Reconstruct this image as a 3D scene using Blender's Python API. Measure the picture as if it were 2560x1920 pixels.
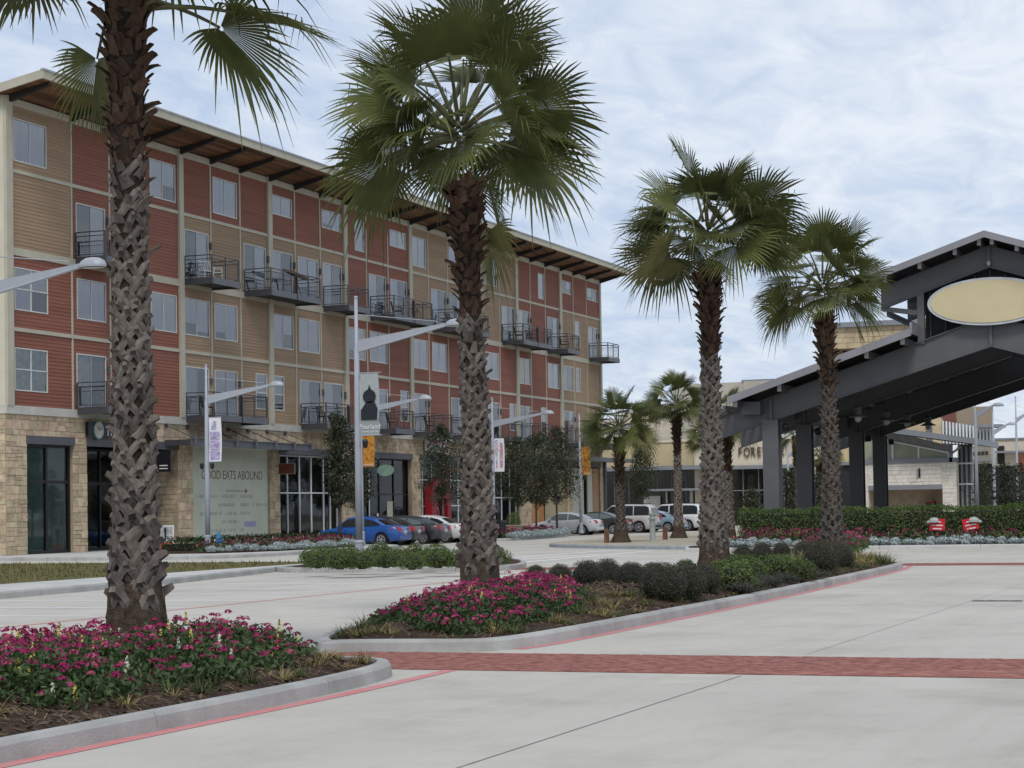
import bpy, math, random
from mathutils import Vector, Matrix
rnd = random.Random(7)
PI = math.pi
for o in list(bpy.data.objects):
    bpy.data.objects.remove(o)
SC = bpy.context.scene
COL = SC.collection

# ---------------------------------------------------------------- camera
# World frame: X runs along the apartment front, away from the camera; the front is the plane Y = 0; streets lie at Y < 0.
PHI = math.radians(21.268); PITCH = math.radians(2.0); ROLL = 0.0165
FPX, PCX, PCY = 5000.0, 1280.0, 1099.0          # focal length and principal point in photo pixels (2560 x 1920)
CAM = Vector((-69.009, -49.181, 1.7))
_f = Vector((math.cos(PHI)*math.cos(PITCH), math.sin(PHI)*math.cos(PITCH), math.sin(PITCH)))
_r0 = Vector((math.sin(PHI), -math.cos(PHI), 0.0))
_u0 = _r0.cross(_f)
RT = math.cos(ROLL)*_r0 - math.sin(ROLL)*_u0
UP = math.cos(ROLL)*_u0 + math.sin(ROLL)*_r0
cd = bpy.data.cameras.new('camera')
cam = bpy.data.objects.new('camera', cd); COL.objects.link(cam)
cam.matrix_world = Matrix(((RT.x, UP.x, -_f.x, CAM.x), (RT.y, UP.y, -_f.y, CAM.y), (RT.z, UP.z, -_f.z, CAM.z), (0, 0, 0, 1)))
cd.sensor_width = 36.0; cd.lens = FPX/2560*36.0
cd.shift_x = -(PCX-1280)/2560; cd.shift_y = (PCY-960)/2560
cd.clip_start = 0.5; cd.clip_end = 6000
SC.camera = cam

# ---------------------------------------------------------------- sky, sun, exposure
SUN_EL, SUN_AZ = math.radians(52), math.radians(200)     # direction the light comes from, azimuth measured from +X
w = bpy.data.worlds.new('World'); SC.world = w; w.use_nodes = True
nt = w.node_tree; nt.nodes.clear(); N = nt.nodes.new; L = nt.links.new
sky = N('ShaderNodeTexSky'); sky.sky_type = 'NISHITA'; sky.sun_disc = False
sky.sun_elevation = SUN_EL; sky.sun_rotation = math.radians(90) - SUN_AZ
sky.air_density = 1.0; sky.dust_density = 1.5
tc = N('ShaderNodeTexCoord')
sep = N('ShaderNodeSeparateXYZ'); L(tc.outputs['Generated'], sep.inputs[0])
mx = N('ShaderNodeMath'); mx.operation = 'MAXIMUM'; mx.inputs[1].default_value = 0.0; L(sep.outputs['Z'], mx.inputs[0])
ad = N('ShaderNodeMath'); ad.operation = 'ADD'; ad.inputs[1].default_value = 0.16; L(mx.outputs[0], ad.inputs[0])
dx = N('ShaderNodeMath'); dx.operation = 'DIVIDE'; L(sep.outputs['X'], dx.inputs[0]); L(ad.outputs[0], dx.inputs[1])
dy = N('ShaderNodeMath'); dy.operation = 'DIVIDE'; L(sep.outputs['Y'], dy.inputs[0]); L(ad.outputs[0], dy.inputs[1])
cmb = N('ShaderNodeCombineXYZ'); L(dx.outputs[0], cmb.inputs[0]); L(dy.outputs[0], cmb.inputs[1])
def wnoise(scale, detail, rough, rot, sx, sy, dist=0.0):
    mp = N('ShaderNodeMapping'); mp.inputs['Rotation'].default_value = (0, 0, rot); mp.inputs['Scale'].default_value = (sx, sy, 1)
    L(cmb.outputs[0], mp.inputs[0])
    n = N('ShaderNodeTexNoise'); n.inputs['Scale'].default_value = scale; n.inputs['Detail'].default_value = detail
    n.inputs['Roughness'].default_value = rough; n.inputs['Distortion'].default_value = dist
    L(mp.outputs[0], n.inputs['Vector']); return n.outputs['Fac']
n1 = wnoise(1.1, 5, 0.55, -PHI, 0.5, 1.0, 0.4)      # broad banks
n2 = wnoise(8.5, 5, 0.6, -PHI-0.3, 0.75, 1.1, 0.6)        # ripples
ma = N('ShaderNodeMath'); ma.operation = 'MULTIPLY_ADD'; ma.inputs[1].default_value = 1.0; L(n2, ma.inputs[0]); L(n1, ma.inputs[2])
hf = N('ShaderNodeMath'); hf.operation = 'MULTIPLY'; hf.inputs[1].default_value = 0.5; L(ma.outputs[0], hf.inputs[0])
rp = N('ShaderNodeValToRGB'); L(hf.outputs[0], rp.inputs[0])
e = rp.color_ramp.elements
e[0].position = 0.40; e[0].color = (4.9, 5.9, 7.6, 1)
e[1].position = 0.64; e[1].color = (7.7, 8.2, 8.9, 1)
mxn = N('ShaderNodeMix'); mxn.data_type = 'RGBA'; mxn.inputs[0].default_value = 0.9
L(sky.outputs[0], mxn.inputs[6]); L(rp.outputs[0], mxn.inputs[7])
bg = N('ShaderNodeBackground'); bg.inputs['Strength'].default_value = 0.094; L(mxn.outputs[2], bg.inputs[0])
wo = N('ShaderNodeOutputWorld'); L(bg.outputs[0], wo.inputs[0])
sl = bpy.data.lights.new('sun', 'SUN'); sl.energy = 1.5; sl.angle = math.radians(16); sl.color = (1.0, 0.965, 0.91)
so = bpy.data.objects.new('sun', sl); COL.objects.link(so)
sd = Vector((math.cos(SUN_EL)*math.cos(SUN_AZ), math.cos(SUN_EL)*math.sin(SUN_AZ), math.sin(SUN_EL)))
so.rotation_euler = (-sd).to_track_quat('-Z', 'Y').to_euler(); so.location = (0, 0, 60)
vs = SC.view_settings; vs.view_transform = 'Standard'; vs.look = 'None'; vs.gamma = 1.0; vs.use_curve_mapping = False
vs.exposure = 0.24
SC.cycles.max_bounces = 6; SC.cycles.diffuse_bounces = 3; SC.cycles.glossy_bounces = 3; SC.cycles.transparent_max_bounces = 12
SC.cycles.use_denoising = True; SC.cycles.caustics_reflective = False; SC.cycles.caustics_refractive = False

# ---------------------------------------------------------------- photo pixel -> place (distance always from a plane it stands on)
def ray(u, v):
    return (_f*FPX + RT*(u-PCX) - UP*(v-PCY))/FPX
def gp(u, v, z=0.0):
    d = ray(u, v); return CAM + d*((z-CAM.z)/d.z)
def on_y(u, Y):                       # ground point seen in column u (at the horizon) standing on the line Y = const
    d = ray(u, 1294.9-0.0165*u); return CAM.xy + d.xy*((Y-CAM.y)/d.y)
def on_x(u, X):
    d = ray(u, 1294.9-0.0165*u); return CAM.xy + d.xy*((X-CAM.x)/d.x)
def at_depth(u, dep):
    d = ray(u, 1294.9-0.0165*u); return CAM.xy + d.xy*dep

# ---------------------------------------------------------------- materials
MATS = {}
def M(name, col, rough=0.7, var=0.12, scale=2.0, bump=0.0, bscale=40.0, metal=0.0, spec=0.4, rand=0.0, col2=None, stretch=(1, 1, 1), detail=5, coat=0.0, hue=0.0, trans=0.0):
    if name in MATS: return MATS[name]
    m = bpy.data.materials.new(name); m.use_nodes = True
    t = m.node_tree; b = t.nodes['Principled BSDF']
    b.inputs['Roughness'].default_value = rough; b.inputs['Metallic'].default_value = metal
    b.inputs['Specular IOR Level'].default_value = spec
    if coat: b.inputs['Coat Weight'].default_value = coat; b.inputs['Coat Roughness'].default_value = 0.06
    co = t.nodes.new('ShaderNodeTexCoord'); mp = t.nodes.new('ShaderNodeMapping'); mp.inputs['Scale'].default_value = stretch
    src = co.outputs['Object']
    t.links.new(src, mp.inputs[0])
    n = t.nodes.new('ShaderNodeTexNoise'); n.inputs['Scale'].default_value = scale; n.inputs['Detail'].default_value = detail; n.inputs['Roughness'].default_value = 0.62
    t.links.new(mp.outputs[0], n.inputs['Vector'])
    c1 = col; c2 = col2 or tuple(x*(1-2*var) for x in col)
    if not col2: c1 = tuple(min(1, x*(1+var)) for x in col)
    r = t.nodes.new('ShaderNodeValToRGB'); r.color_ramp.elements[0].position = 0.3; r.color_ramp.elements[1].position = 0.7
    r.color_ramp.elements[0].color = (*c2, 1); r.color_ramp.elements[1].color = (*c1, 1)
    t.links.new(n.outputs['Fac'], r.inputs[0]); out = r.outputs[0]
    if rand or hue:
        oi = t.nodes.new('ShaderNodeObjectInfo'); hs = t.nodes.new('ShaderNodeHueSaturation')
        if rand:
            mr = t.nodes.new('ShaderNodeMapRange'); mr.inputs[3].default_value = 1-rand; mr.inputs[4].default_value = 1+rand
            t.links.new(oi.outputs['Random'], mr.inputs[0]); t.links.new(mr.outputs[0], hs.inputs['Value'])
        if hue:
            mh = t.nodes.new('ShaderNodeMath'); mh.operation = 'MULTIPLY'; mh.inputs[1].default_value = 7.31
            fr = t.nodes.new('ShaderNodeMath'); fr.operation = 'FRACT'
            t.links.new(oi.outputs['Random'], mh.inputs[0]); t.links.new(mh.outputs[0], fr.inputs[0])
            m2 = t.nodes.new('ShaderNodeMapRange'); m2.inputs[3].default_value = 0.5-hue; m2.inputs[4].default_value = 0.5+hue
            t.links.new(fr.outputs[0], m2.inputs[0]); t.links.new(m2.outputs[0], hs.inputs['Hue'])
        t.links.new(out, hs.inputs['Color']); out = hs.outputs[0]
    t.links.new(out, b.inputs['Base Color'])
    if bump:
        bn = t.nodes.new('ShaderNodeTexNoise'); bn.inputs['Scale'].default_value = bscale; bn.inputs['Detail'].default_value = 6
        t.links.new(mp.outputs[0], bn.inputs['Vector'])
        bp = t.nodes.new('ShaderNodeBump'); bp.inputs['Strength'].default_value = bump; bp.inputs['Distance'].default_value = 0.02
        t.links.new(bn.outputs['Fac'], bp.inputs['Height']); t.links.new(bp.outputs[0], b.inputs['Normal'])
    if trans:      # thin leaves: part of the light passes through
        tr = t.nodes.new('ShaderNodeBsdfTranslucent'); t.links.new(out, tr.inputs['Color'])
        ms = t.nodes.new('ShaderNodeMixShader'); ms.inputs[0].default_value = trans
        o = t.nodes['Material Output']; t.links.new(b.outputs[0], ms.inputs[1]); t.links.new(tr.outputs[0], ms.inputs[2]); t.links.new(ms.outputs[0], o.inputs[0])
    MATS[name] = m; return m
def glass_mat(name, tint, refl=1.0, rough=0.03, ior=1.75):
    if name in MATS: return MATS[name]
    m = bpy.data.materials.new(name); m.use_nodes = True; t = m.node_tree; t.nodes.clear()
    o = t.nodes.new('ShaderNodeOutputMaterial'); tr = t.nodes.new('ShaderNodeBsdfTransparent'); tr.inputs[0].default_value = (*tint, 1)
    g = t.nodes.new('ShaderNodeBsdfGlossy'); g.inputs['Roughness'].default_value = rough; g.inputs['Color'].default_value = (refl, refl, refl, 1)
    fr = t.nodes.new('ShaderNodeFresnel'); fr.inputs['IOR'].default_value = ior
    n = t.nodes.new('ShaderNodeTexNoise'); n.inputs['Scale'].default_value = 0.9; co = t.nodes.new('ShaderNodeTexCoord'); t.links.new(co.outputs['Object'], n.inputs['Vector'])
    bp = t.nodes.new('ShaderNodeBump'); bp.inputs['Strength'].default_value = 0.06; bp.inputs['Distance'].default_value = 0.05; t.links.new(n.outputs['Fac'], bp.inputs['Height'])
    t.links.new(bp.outputs[0], g.inputs['Normal'])
    ms = t.nodes.new('ShaderNodeMixShader'); t.links.new(fr.outputs[0], ms.inputs[0]); t.links.new(tr.outputs[0], ms.inputs[1]); t.links.new(g.outputs[0], ms.inputs[2]); t.links.new(ms.outputs[0], o.inputs[0])
    MATS[name] = m; return m

# ---------------------------------------------------------------- mesh helpers
class MB:
    def __init__(s): s.v = []; s.f = []
    def add(s, vs, fs):
        k = len(s.v); s.v += [tuple(p) for p in vs]; s.f += [tuple(i+k for i in f) for f in fs]; return s
    def box(s, x0, x1, y0, y1, z0, z1):
        return s.add([(x0, y0, z0), (x1, y0, z0), (x1, y1, z0), (x0, y1, z0), (x0, y0, z1), (x1, y0, z1), (x1, y1, z1), (x0, y1, z1)],
                     [(0, 3, 2, 1), (4, 5, 6, 7), (0, 1, 5, 4), (1, 2, 6, 5), (2, 3, 7, 6), (3, 0, 4, 7)])
    def bar(s, p, q, w, h=None, up=(0, 0, 1)):                 # square bar from p to q
        h = h or w; p = Vector(p); q = Vector(q); d = (q-p).normalized(); u = Vector(up)
        if abs(d.dot(u)) > 0.98: u = Vector((1, 0, 0))
        a = d.cross(u).normalized(); b = a.cross(d).normalized()
        c = [(-w/2, -h/2), (w/2, -h/2), (w/2, h/2), (-w/2, h/2)]
        return s.add([p+a*x+b*y for x, y in c]+[q+a*x+b*y for x, y in c], [(0, 1, 2, 3), (7, 6, 5, 4), (0, 4, 5, 1), (1, 5, 6, 2), (2, 6, 7, 3), (3, 7, 4, 0)])
    def tube(s, pts, rs, n=8, caps=True):
        pts = [Vector(p) for p in pts]; rs = rs if isinstance(rs, (list, tuple)) else [rs]*len(pts)
        k = len(s.v); ref = None
        for i, p in enumerate(pts):
            d = (pts[min(i+1, len(pts)-1)]-pts[max(i-1, 0)]).normalized()
            u = Vector((0, 0, 1)) if abs(d.z) < 0.95 else Vector((1, 0, 0))
            a = d.cross(u).normalized() if ref is None else (ref-d*ref.dot(d)).normalized()
            ref = a; b = d.cross(a)
            for j in range(n):
                t = 2*PI*j/n; s.v.append(tuple(p+(a*math.cos(t)+b*math.sin(t))*rs[i]))
        for i in range(len(pts)-1):
            for j in range(n):
                a0 = k+i*n+j; a1 = k+i*n+(j+1) % n
                s.f.append((a0, a1, a1+n, a0+n))
        if caps: s.f.append(tuple(k+j for j in reversed(range(n)))); s.f.append(tuple(k+(len(pts)-1)*n+j for j in range(n)))
        return s
    def lathe(s, prof, n=16, c=(0, 0, 0)):                     # (r, z) pairs
        k = len(s.v)
        for r, z in prof:
            for j in range(n):
                t = 2*PI*j/n; s.v.append((c[0]+r*math.cos(t), c[1]+r*math.sin(t), c[2]+z))
        for i in range(len(prof)-1):
            for j in range(n):
                a0 = k+i*n+j; a1 = k+i*n+(j+1) % n
                s.f.append((a0, a1, a1+n, a0+n))
        s.f.append(tuple(k+j for j in reversed(range(n)))); s.f.append(tuple(k+(len(prof)-1)*n+j for j in range(n)))
        return s
    def prism(s, poly, z0, z1):                                # vertical prism over an (x, y) polygon
        n = len(poly); ar = sum(poly[i][0]*poly[(i+1) % n][1]-poly[(i+1) % n][0]*poly[i][1] for i in range(n))
        if ar < 0: poly = poly[::-1]
        return s.add([(x, y, z0) for x, y in poly]+[(x, y, z1) for x, y in poly],
                     [tuple(reversed(range(n))), tuple(range(n, 2*n))]+[(i, (i+1) % n, n+(i+1) % n, n+i) for i in range(n)])
    def ext(s, poly, ax, a, b):                                # extrude a 2-D polygon along axis 'x' or 'y'; poly in the other two coords
        n = len(poly); mk = (lambda p, t: (t, p[0], p[1])) if ax == 'x' else (lambda p, t: (p[0], t, p[1]))
        return s.add([mk(p, a) for p in poly]+[mk(p, b) for p in poly],
                     [tuple(range(n)), tuple(reversed(range(n, 2*n)))]+[(i, n+i, n+(i+1) % n, (i+1) % n) for i in range(n)])
    def quad(s, a, b, c, d): return s.add([a, b, c, d], [(0, 1, 2, 3)])
    def mesh(s, name, smooth=False, fix=False):
        me = bpy.data.meshes.new(name); me.from_pydata(s.v, [], s.f)
        if fix:
            import bmesh
            bm = bmesh.new(); bm.from_mesh(me); bmesh.ops.recalc_face_normals(bm, faces=bm.faces); bm.to_mesh(me); bm.free()
        if smooth: me.polygons.foreach_set('use_smooth', [True]*len(me.polygons))
        me.update(); return me
def link(name, data, mat=None, parent=None, loc=(0, 0, 0), rot=(0, 0, 0), scale=(1, 1, 1)):
    o = bpy.data.objects.new(name, data); COL.objects.link(o)
    if mat is not None and data is not None and len(data.materials) == 0: data.materials.append(mat)
    o.location = loc; o.rotation_euler = rot; o.scale = scale
    if parent is not None: o.parent = parent
    return o
def build(name, mb, mat, parent=None, smooth=False, loc=(0, 0, 0), rot=(0, 0, 0), fix=True):
    return link(name, mb.mesh(name, smooth, fix), mat, parent, loc, rot)
def box(name, mat, parent, x0, x1, y0, y1, z0, z1):
    return build(name, MB().box(min(x0, x1), max(x0, x1), min(y0, y1), max(y0, y1), min(z0, z1), max(z0, z1)), mat, parent, fix=False)
def tag(o, label=None, cat=None, group=None, kind=None):
    if label: o['label'] = label
    if cat: o['category'] = cat
    if group: o['group'] = group
    if kind: o['kind'] = kind
    return o
def empty(name, loc=(0, 0, 0), rz=0.0, **k):
    o = bpy.data.objects.new(name, None); COL.objects.link(o); o.location = loc; o.rotation_euler = (0, 0, rz); o.empty_display_size = 0.3
    return tag(o, **k)
def copy_tree(o, parent=None):
    c = o.copy(); COL.objects.link(c)
    if parent is not None: c.parent = parent
    for ch in o.children: copy_tree(ch, c)
    return c
def text(name, body, mat, parent, loc, size, rot, ext=0.01, align='CENTER', sx=1.0):
    cu = bpy.data.curves.new(name, 'FONT'); cu.body = body; cu.size = size; cu.extrude = ext; cu.align_x = align; cu.align_y = 'CENTER'
    tmp = bpy.data.objects.new('tmp', cu); me = bpy.data.meshes.new_from_object(tmp); bpy.data.objects.remove(tmp); me.materials.clear()
    return link(name, me, mat, parent, loc, rot, (sx, 1, 1))
FACE_FRONT = (PI/2, 0, 0)               # text reading on a wall that faces -Y (left to right along +X)
FACE_CAM = (PI/2, 0, -PI/2)             # text on a wall that faces -X (left to right along -Y)
# ================================================================ ground, roads, kerbs (coordinates s, t: t = -Y)
def S(pts): return [(p[0], -p[1]) for p in pts]
m_conc = M('concrete', (0.505, 0.475, 0.42), 0.85, 0.07, 0.22, 0.25, 60, detail=9, spec=0.25)
def add_concrete_detail(m):
    t = m.node_tree; b = t.nodes['Principled BSDF']; old = b.inputs['Base Color'].links[0].from_socket
    co = t.nodes.new('ShaderNodeTexCoord')
    def layer(prev, scale, lo, hi, fac, strch=(1, 1, 1), col=(0.62, 0.6, 0.56, 1)):
        mp = t.nodes.new('ShaderNodeMapping'); mp.inputs['Scale'].default_value = strch; t.links.new(co.outputs['Object'], mp.inputs[0])
        n = t.nodes.new('ShaderNodeTexNoise'); n.inputs['Scale'].default_value = scale; n.inputs['Detail'].default_value = 7; n.inputs['Roughness'].default_value = 0.65
        t.links.new(mp.outputs[0], n.inputs['Vector'])
        mr = t.nodes.new('ShaderNodeMapRange'); mr.inputs[1].default_value = lo; mr.inputs[2].default_value = hi; mr.inputs[3].default_value = 0; mr.inputs[4].default_value = fac
        t.links.new(n.outputs['Fac'], mr.inputs[0])
        mi = t.nodes.new('ShaderNodeMix'); mi.data_type = 'RGBA'; mi.blend_type = 'MULTIPLY'
        t.links.new(mr.outputs[0], mi.inputs[0]); t.links.new(prev, mi.inputs[6]); mi.inputs[7].default_value = col
        return mi.outputs[2]
    o = layer(old, 0.55, 0.5, 0.75, 0.55)
    o = layer(o, 3.0, 0.55, 0.8, 0.35, (0.35, 1.6, 1), (0.7, 0.66, 0.6, 1))
    o = layer(o, 0.9, 0.5, 0.75, 0.3, (0.05, 1.3, 1), (0.68, 0.66, 0.63, 1))
    o = layer(o, 1.3, 0.64, 0.74, 0.4, (1, 1, 1), (0.66, 0.62, 0.55, 1))
    o = layer(o, 22.0, 0.70, 0.74, 0.7, (1, 1, 1), (0.4, 0.36, 0.32, 1))
    o = layer(o, 9.0, 0.66, 0.72, 0.5, (1, 1, 1), (0.55, 0.52, 0.48, 1))
    o = layer(o, 160.0, 0.5, 0.8, 0.35, (1, 1, 1), (0.6, 0.6, 0.6, 1))
    t.links.new(o, b.inputs['Base Color'])
add_concrete_detail(m_conc)
m_kerb = M('kerb concrete', (0.41, 0.405, 0.385), 0.85, 0.13, 1.3, 0.35, 50, spec=0.25, rand=0.07, detail=8)
add_concrete_detail(m_kerb)
m_walk = M('sidewalk concrete', (0.50, 0.49, 0.46), 0.88, 0.08, 0.8, 0.2, 50, spec=0.2)
m_red = M('red kerb paint', (0.58, 0.16, 0.165), 0.7, 0.16, 4, 0.2, 40, col2=(0.52, 0.27, 0.26))
m_white = M('road paint white', (0.80, 0.80, 0.79), 0.6, 0.08, 6)
m_joint = M('joint filler', (0.20, 0.19, 0.175), 0.9, 0.2, 5)
m_soil = M('bark mulch', (0.085, 0.055, 0.038), 0.95, 0.35, 9, 1.0, 60, spec=0.1, col2=(0.035, 0.024, 0.018))
m_field = M('far ground', (0.2, 0.2, 0.17), 0.95, 0.15, 0.05)
g = build('ground', MB().quad((-1500, -2500, -0.03), (3000, -2500, -0.03), (3000, 2500, -0.03), (-1500, 2500, -0.03)), m_field); tag(g, kind='structure')
pave = build('pavement', MB().quad((-110, -130, 0), (260, -130, 0), (260, 60, 0), (-110, 60, 0)), m_conc); tag(pave, kind='structure')

def strip(name, pts, w, mat, parent=None, z=0.004, side=0.0):
    """flat strip along (s, t) points; side shifts it sideways by that fraction of the width"""
    P = [Vector(p) for p in S(pts)]; vs = []; fs = []
    for i, p in enumerate(P):
        d = (P[min(i+1, len(P)-1)]-P[max(i-1, 0)]).normalized(); n = Vector((-d.y, d.x))
        vs += [(*(p+n*w*(side-0.5)), z), (*(p+n*w*(side+0.5)), z)]
    fs = [(2*i, 2*i+2, 2*i+3, 2*i+1) for i in range(len(P)-1)]
    return build(name, MB().add(vs, fs), mat, parent)
# saw-cut joints of the slab
for t0 in (44.0, 47.9, 33.2): strip('saw_joint', [(-80, t0), (-49.5, t0)], 0.014, m_joint, pave, 0.003)
for t0 in (44.0, 47.9): strip('saw_joint', [(-46.6, t0), (-16, t0)], 0.007, m_joint, pave, 0.003)
for t0 in (27.2,): strip('saw_joint', [(-70, t0), (-16.2, t0)], 0.012, m_joint, pave, 0.003)
for s0 in (-30.5,): strip('saw_joint', [(s0, 41.0), (s0, 56)], 0.012, m_joint, pave, 0.003)
for s0 in (-64, -54, -36, -25): strip('saw_joint', [(s0, 24.2), (s0, 35.2)], 0.012, m_joint, pave, 0.003)

def densify(pts, step):
    out = []
    for a, b in zip(pts[:-1], pts[1:]):
        a = Vector(a); b = Vector(b); n = max(1, int((b-a).length/step))
        out += [tuple(a+(b-a)*i/n) for i in range(n)]
    return out+[tuple(pts[-1])]
def smooth_path(pts, it=2):
    for _ in range(it):
        q = [pts[0]]
        for a, b in zip(pts[:-1], pts[1:]):
            q += [(a[0]*.75+b[0]*.25, a[1]*.75+b[1]*.25), (a[0]*.25+b[0]*.75, a[1]*.25+b[1]*.75)]
        pts = q+[pts[-1]]
    return pts
KP = [(0.0, -0.02), (0.018, 0.115), (0.045, 0.15), (0.16, 0.152), (0.16, -0.02)]     # kerb profile: inward, up
def kerb(parent, pts, seg=3.05, mat=None, gap=0.012, flip=1, h=1.0):
    """kerb segments along world (x, y) points, inward = left of travel * flip"""
    P = [Vector(p) for p in pts]; cum = [0]
    for a, b in zip(P[:-1], P[1:]): cum.append(cum[-1]+(b-a).length)
    nor = []; loop = (P[0]-P[-1]).length < 1e-6
    for i in range(len(P)):
        d = (P[min(i+1, len(P)-1)]-P[max(i-1, 0)]).normalized()
        if loop and i in (0, len(P)-1): d = (P[1]-P[-2]).normalized()
        nor.append(Vector((-d.y, d.x))*flip)
    def at(x):
        x = min(max(x, 0), cum[-1])
        for i in range(len(P)-1):
            if x <= cum[i+1] or i == len(P)-2:
                f = (x-cum[i])/max(1e-6, cum[i+1]-cum[i]); return P[i].lerp(P[i+1], f), nor[i].lerp(nor[i+1], f).normalized()
    n = max(1, round(cum[-1]/seg)); l = cum[-1]/n
    for k in range(n):
        a, b = k*l, (k+1)*l-gap
        xs = [a]+[c for c in cum if a+0.02 < c < b-0.02]+[b]
        vs = []; fs = []; q = len(KP)
        for x in xs:
            p, nn = at(x); wob = 0.004*math.sin(x*2.1)
            vs += [(*(p+nn*(i+wob)), z*h) for i, z in KP]
        for i in range(len(xs)-1):
            for j in range(q): fs.append((i*q+j, i*q+(j+1) % q, (i+1)*q+(j+1) % q, (i+1)*q+j))
        fs += [tuple(range(q)), tuple(reversed(range((len(xs)-1)*q, len(xs)*q)))]
        build('kerb_segment', MB().add(vs, fs), mat or m_kerb, parent)
def pt_in(p, poly):
    x, y = p; c = False; n = len(poly)
    for i in range(n):
        x1, y1 = poly[i]; x2, y2 = poly[(i+1) % n]
        if (y1 > y) != (y2 > y) and x < (x2-x1)*(y-y1)/(y2-y1)+x1: c = not c
    return c
def edge_dist(p, poly):
    p = Vector(p); best = 9e9
    for i in range(len(poly)):
        a = Vector(poly[i]); b = Vector(poly[(i+1) % len(poly)]); ab = b-a
        f = max(0, min(1, (p-a).dot(ab)/max(1e-9, ab.length_squared))); best = min(best, (p-a-ab*f).length)
    return best
def inset(poly, d):
    n = len(poly); ar = sum(poly[i][0]*poly[(i+1) % n][1]-poly[(i+1) % n][0]*poly[i][1] for i in range(n)); sg = 1 if ar > 0 else -1; out = []
    for i in range(n):
        a, b = Vector(poly[i-1]), Vector(poly[(i+1) % n]); t_ = (b-a).normalized(); out.append((poly[i][0]-t_.y*d*sg, poly[i][1]+t_.x*d*sg))
    return out
MOUND = {}
def bed_height(key, p):
    poly, h = MOUND[key]; d = edge_dist(p, poly)
    return 0.12+h*min(1, max(0, (d-0.16)/1.3))+0.02*math.sin(p[0]*3.1+p[1]*1.7)
def planting_bed(key, outer, h=0.18, cell=0.35, closed=True, seg=3.05, name='planting_bed'):
    """mulch mound inside an outer kerb outline given in world (x, y)"""
    MOUND[key] = (outer, h); xs = [p[0] for p in outer]; ys = [p[1] for p in outer]
    mb = MB(); idx = {}
    nx = int((max(xs)-min(xs))/cell)+1; ny = int((max(ys)-min(ys))/cell)+1
    import bmesh
    bm = bmesh.new(); soil = inset(outer, .11); vsb = [bm.verts.new((x, y, 0)) for x, y in soil]; bm.faces.new(vsb)
    for i in range(1, nx): bmesh.ops.bisect_plane(bm, geom=bm.verts[:]+bm.edges[:]+bm.faces[:], plane_co=(min(xs)+i*cell, 0, 0), plane_no=(1, 0, 0))
    for j in range(1, ny): bmesh.ops.bisect_plane(bm, geom=bm.verts[:]+bm.edges[:]+bm.faces[:], plane_co=(0, min(ys)+j*cell, 0), plane_no=(0, 1, 0))
    for v in bm.verts: v.co.z = bed_height(key, v.co.xy) if edge_dist(v.co.xy, soil) > 0.01 else 0.11
    for f in bm.faces: f.smooth = True
    bmesh.ops.recalc_face_normals(bm, faces=bm.faces)
    if sum(f.normal.z for f in bm.faces) < 0: bmesh.ops.reverse_faces(bm, faces=bm.faces)
    me = bpy.data.meshes.new(name); bm.to_mesh(me); bm.free()
    o = link(name, me, m_soil); tag(o, kind='structure')
    ar = sum(outer[i][0]*outer[(i+1) % len(outer)][1]-outer[(i+1) % len(outer)][0]*outer[i][1] for i in range(len(outer)))
    kerb(o, list(outer)+[outer[0]] if closed else list(outer), seg, flip=1 if ar > 0 else -1)
    return o
def rounded(pts, it=2): 
    p = list(pts); q = smooth_path(p+[p[0]], it)[:-1]; return q
I1 = S(densify(smooth_path([(-74, 40.8), (-60, 40.8), (-53, 40.8), (-51.2, 40.7), (-50.1, 40.5), (-49.55, 40.1), (-49.4, 39.3), (-49.6, 38.3), (-50.5, 37.2), (-52, 36.4), (-56, 36.0), (-74, 36.0)], 2), 1.2))
I2 = S(densify(rounded([(-47.3, 38.2), (-47.0, 38.7), (-46.9, 39.5), (-46.75, 40.15), (-46.0, 40.36), (-44.5, 40.42), (-40, 40.4), (-34.4, 40.37), (-29.5, 40.25), (-20, 39.95), (-16.4, 39.7), (-15.7, 39.4), (-15.6, 38.6), (-16, 37), (-18, 36), (-25, 35.5), (-35, 35.8), (-41, 36.5), (-44.8, 37.2), (-46.6, 37.75)], 2), 1.2))
I3 = S(densify(rounded([(-17.4, 21.7), (-18.05, 22.4), (-18.2, 24), (-18.15, 26.6), (-17.7, 28.1), (-16.3, 28.75), (-14.6, 28.4), (-11, 27), (-8, 25), (-7, 22.5), (-9, 20.9), (-13, 20.9)], 2), 1.2))
B1 = planting_bed('I1', I1, 0.2); B2 = planting_bed('I2', I2, 0.22); B3 = planting_bed('I3', I3, 0.15)
def side(poly, f): return [(x, -y) for x, y in poly if f(x, -y)]
# fire-lane stripes hugging the kerbs
strip('painted_stripe', [(-74, 40.89), (-60, 40.89), (-52, 40.89), (-50.5, 40.84), (-49.2, 40.78)], 0.16, m_red, pave)
r2 = [p for p in side(I2, lambda s, t: t > 39.6 and s > -46.3)]
r2.sort(); strip('painted_stripe', [(a, b+0.09) for a, b in r2]+[(-14.8, 39.55)], 0.15, m_red, pave)
strip('painted_stripe', [(-76, 30.62), (-22, 30.45)], 0.11, m_red, pave)
strip('painted_stripe', [(-18.3, 27.5), (-17.4, 28.6), (-16.2, 28.95), (-14, 28.4)], 0.12, m_red, pave)
strip('painted_stripe', [(-17.5, 29.3), (-17.0, 30.2), (-16.3, 31.6)], 0.12, m_red, pave)
for k in range(15):
    s0 = -62+k*2.75; strip('parking_line', [(s0, 24.3), (s0+0.15, 30.3)], 0.15, m_white, pave)
def gst(u, v, z=0.0): p = gp(u, v, z); return (p.x, -p.y)
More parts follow.
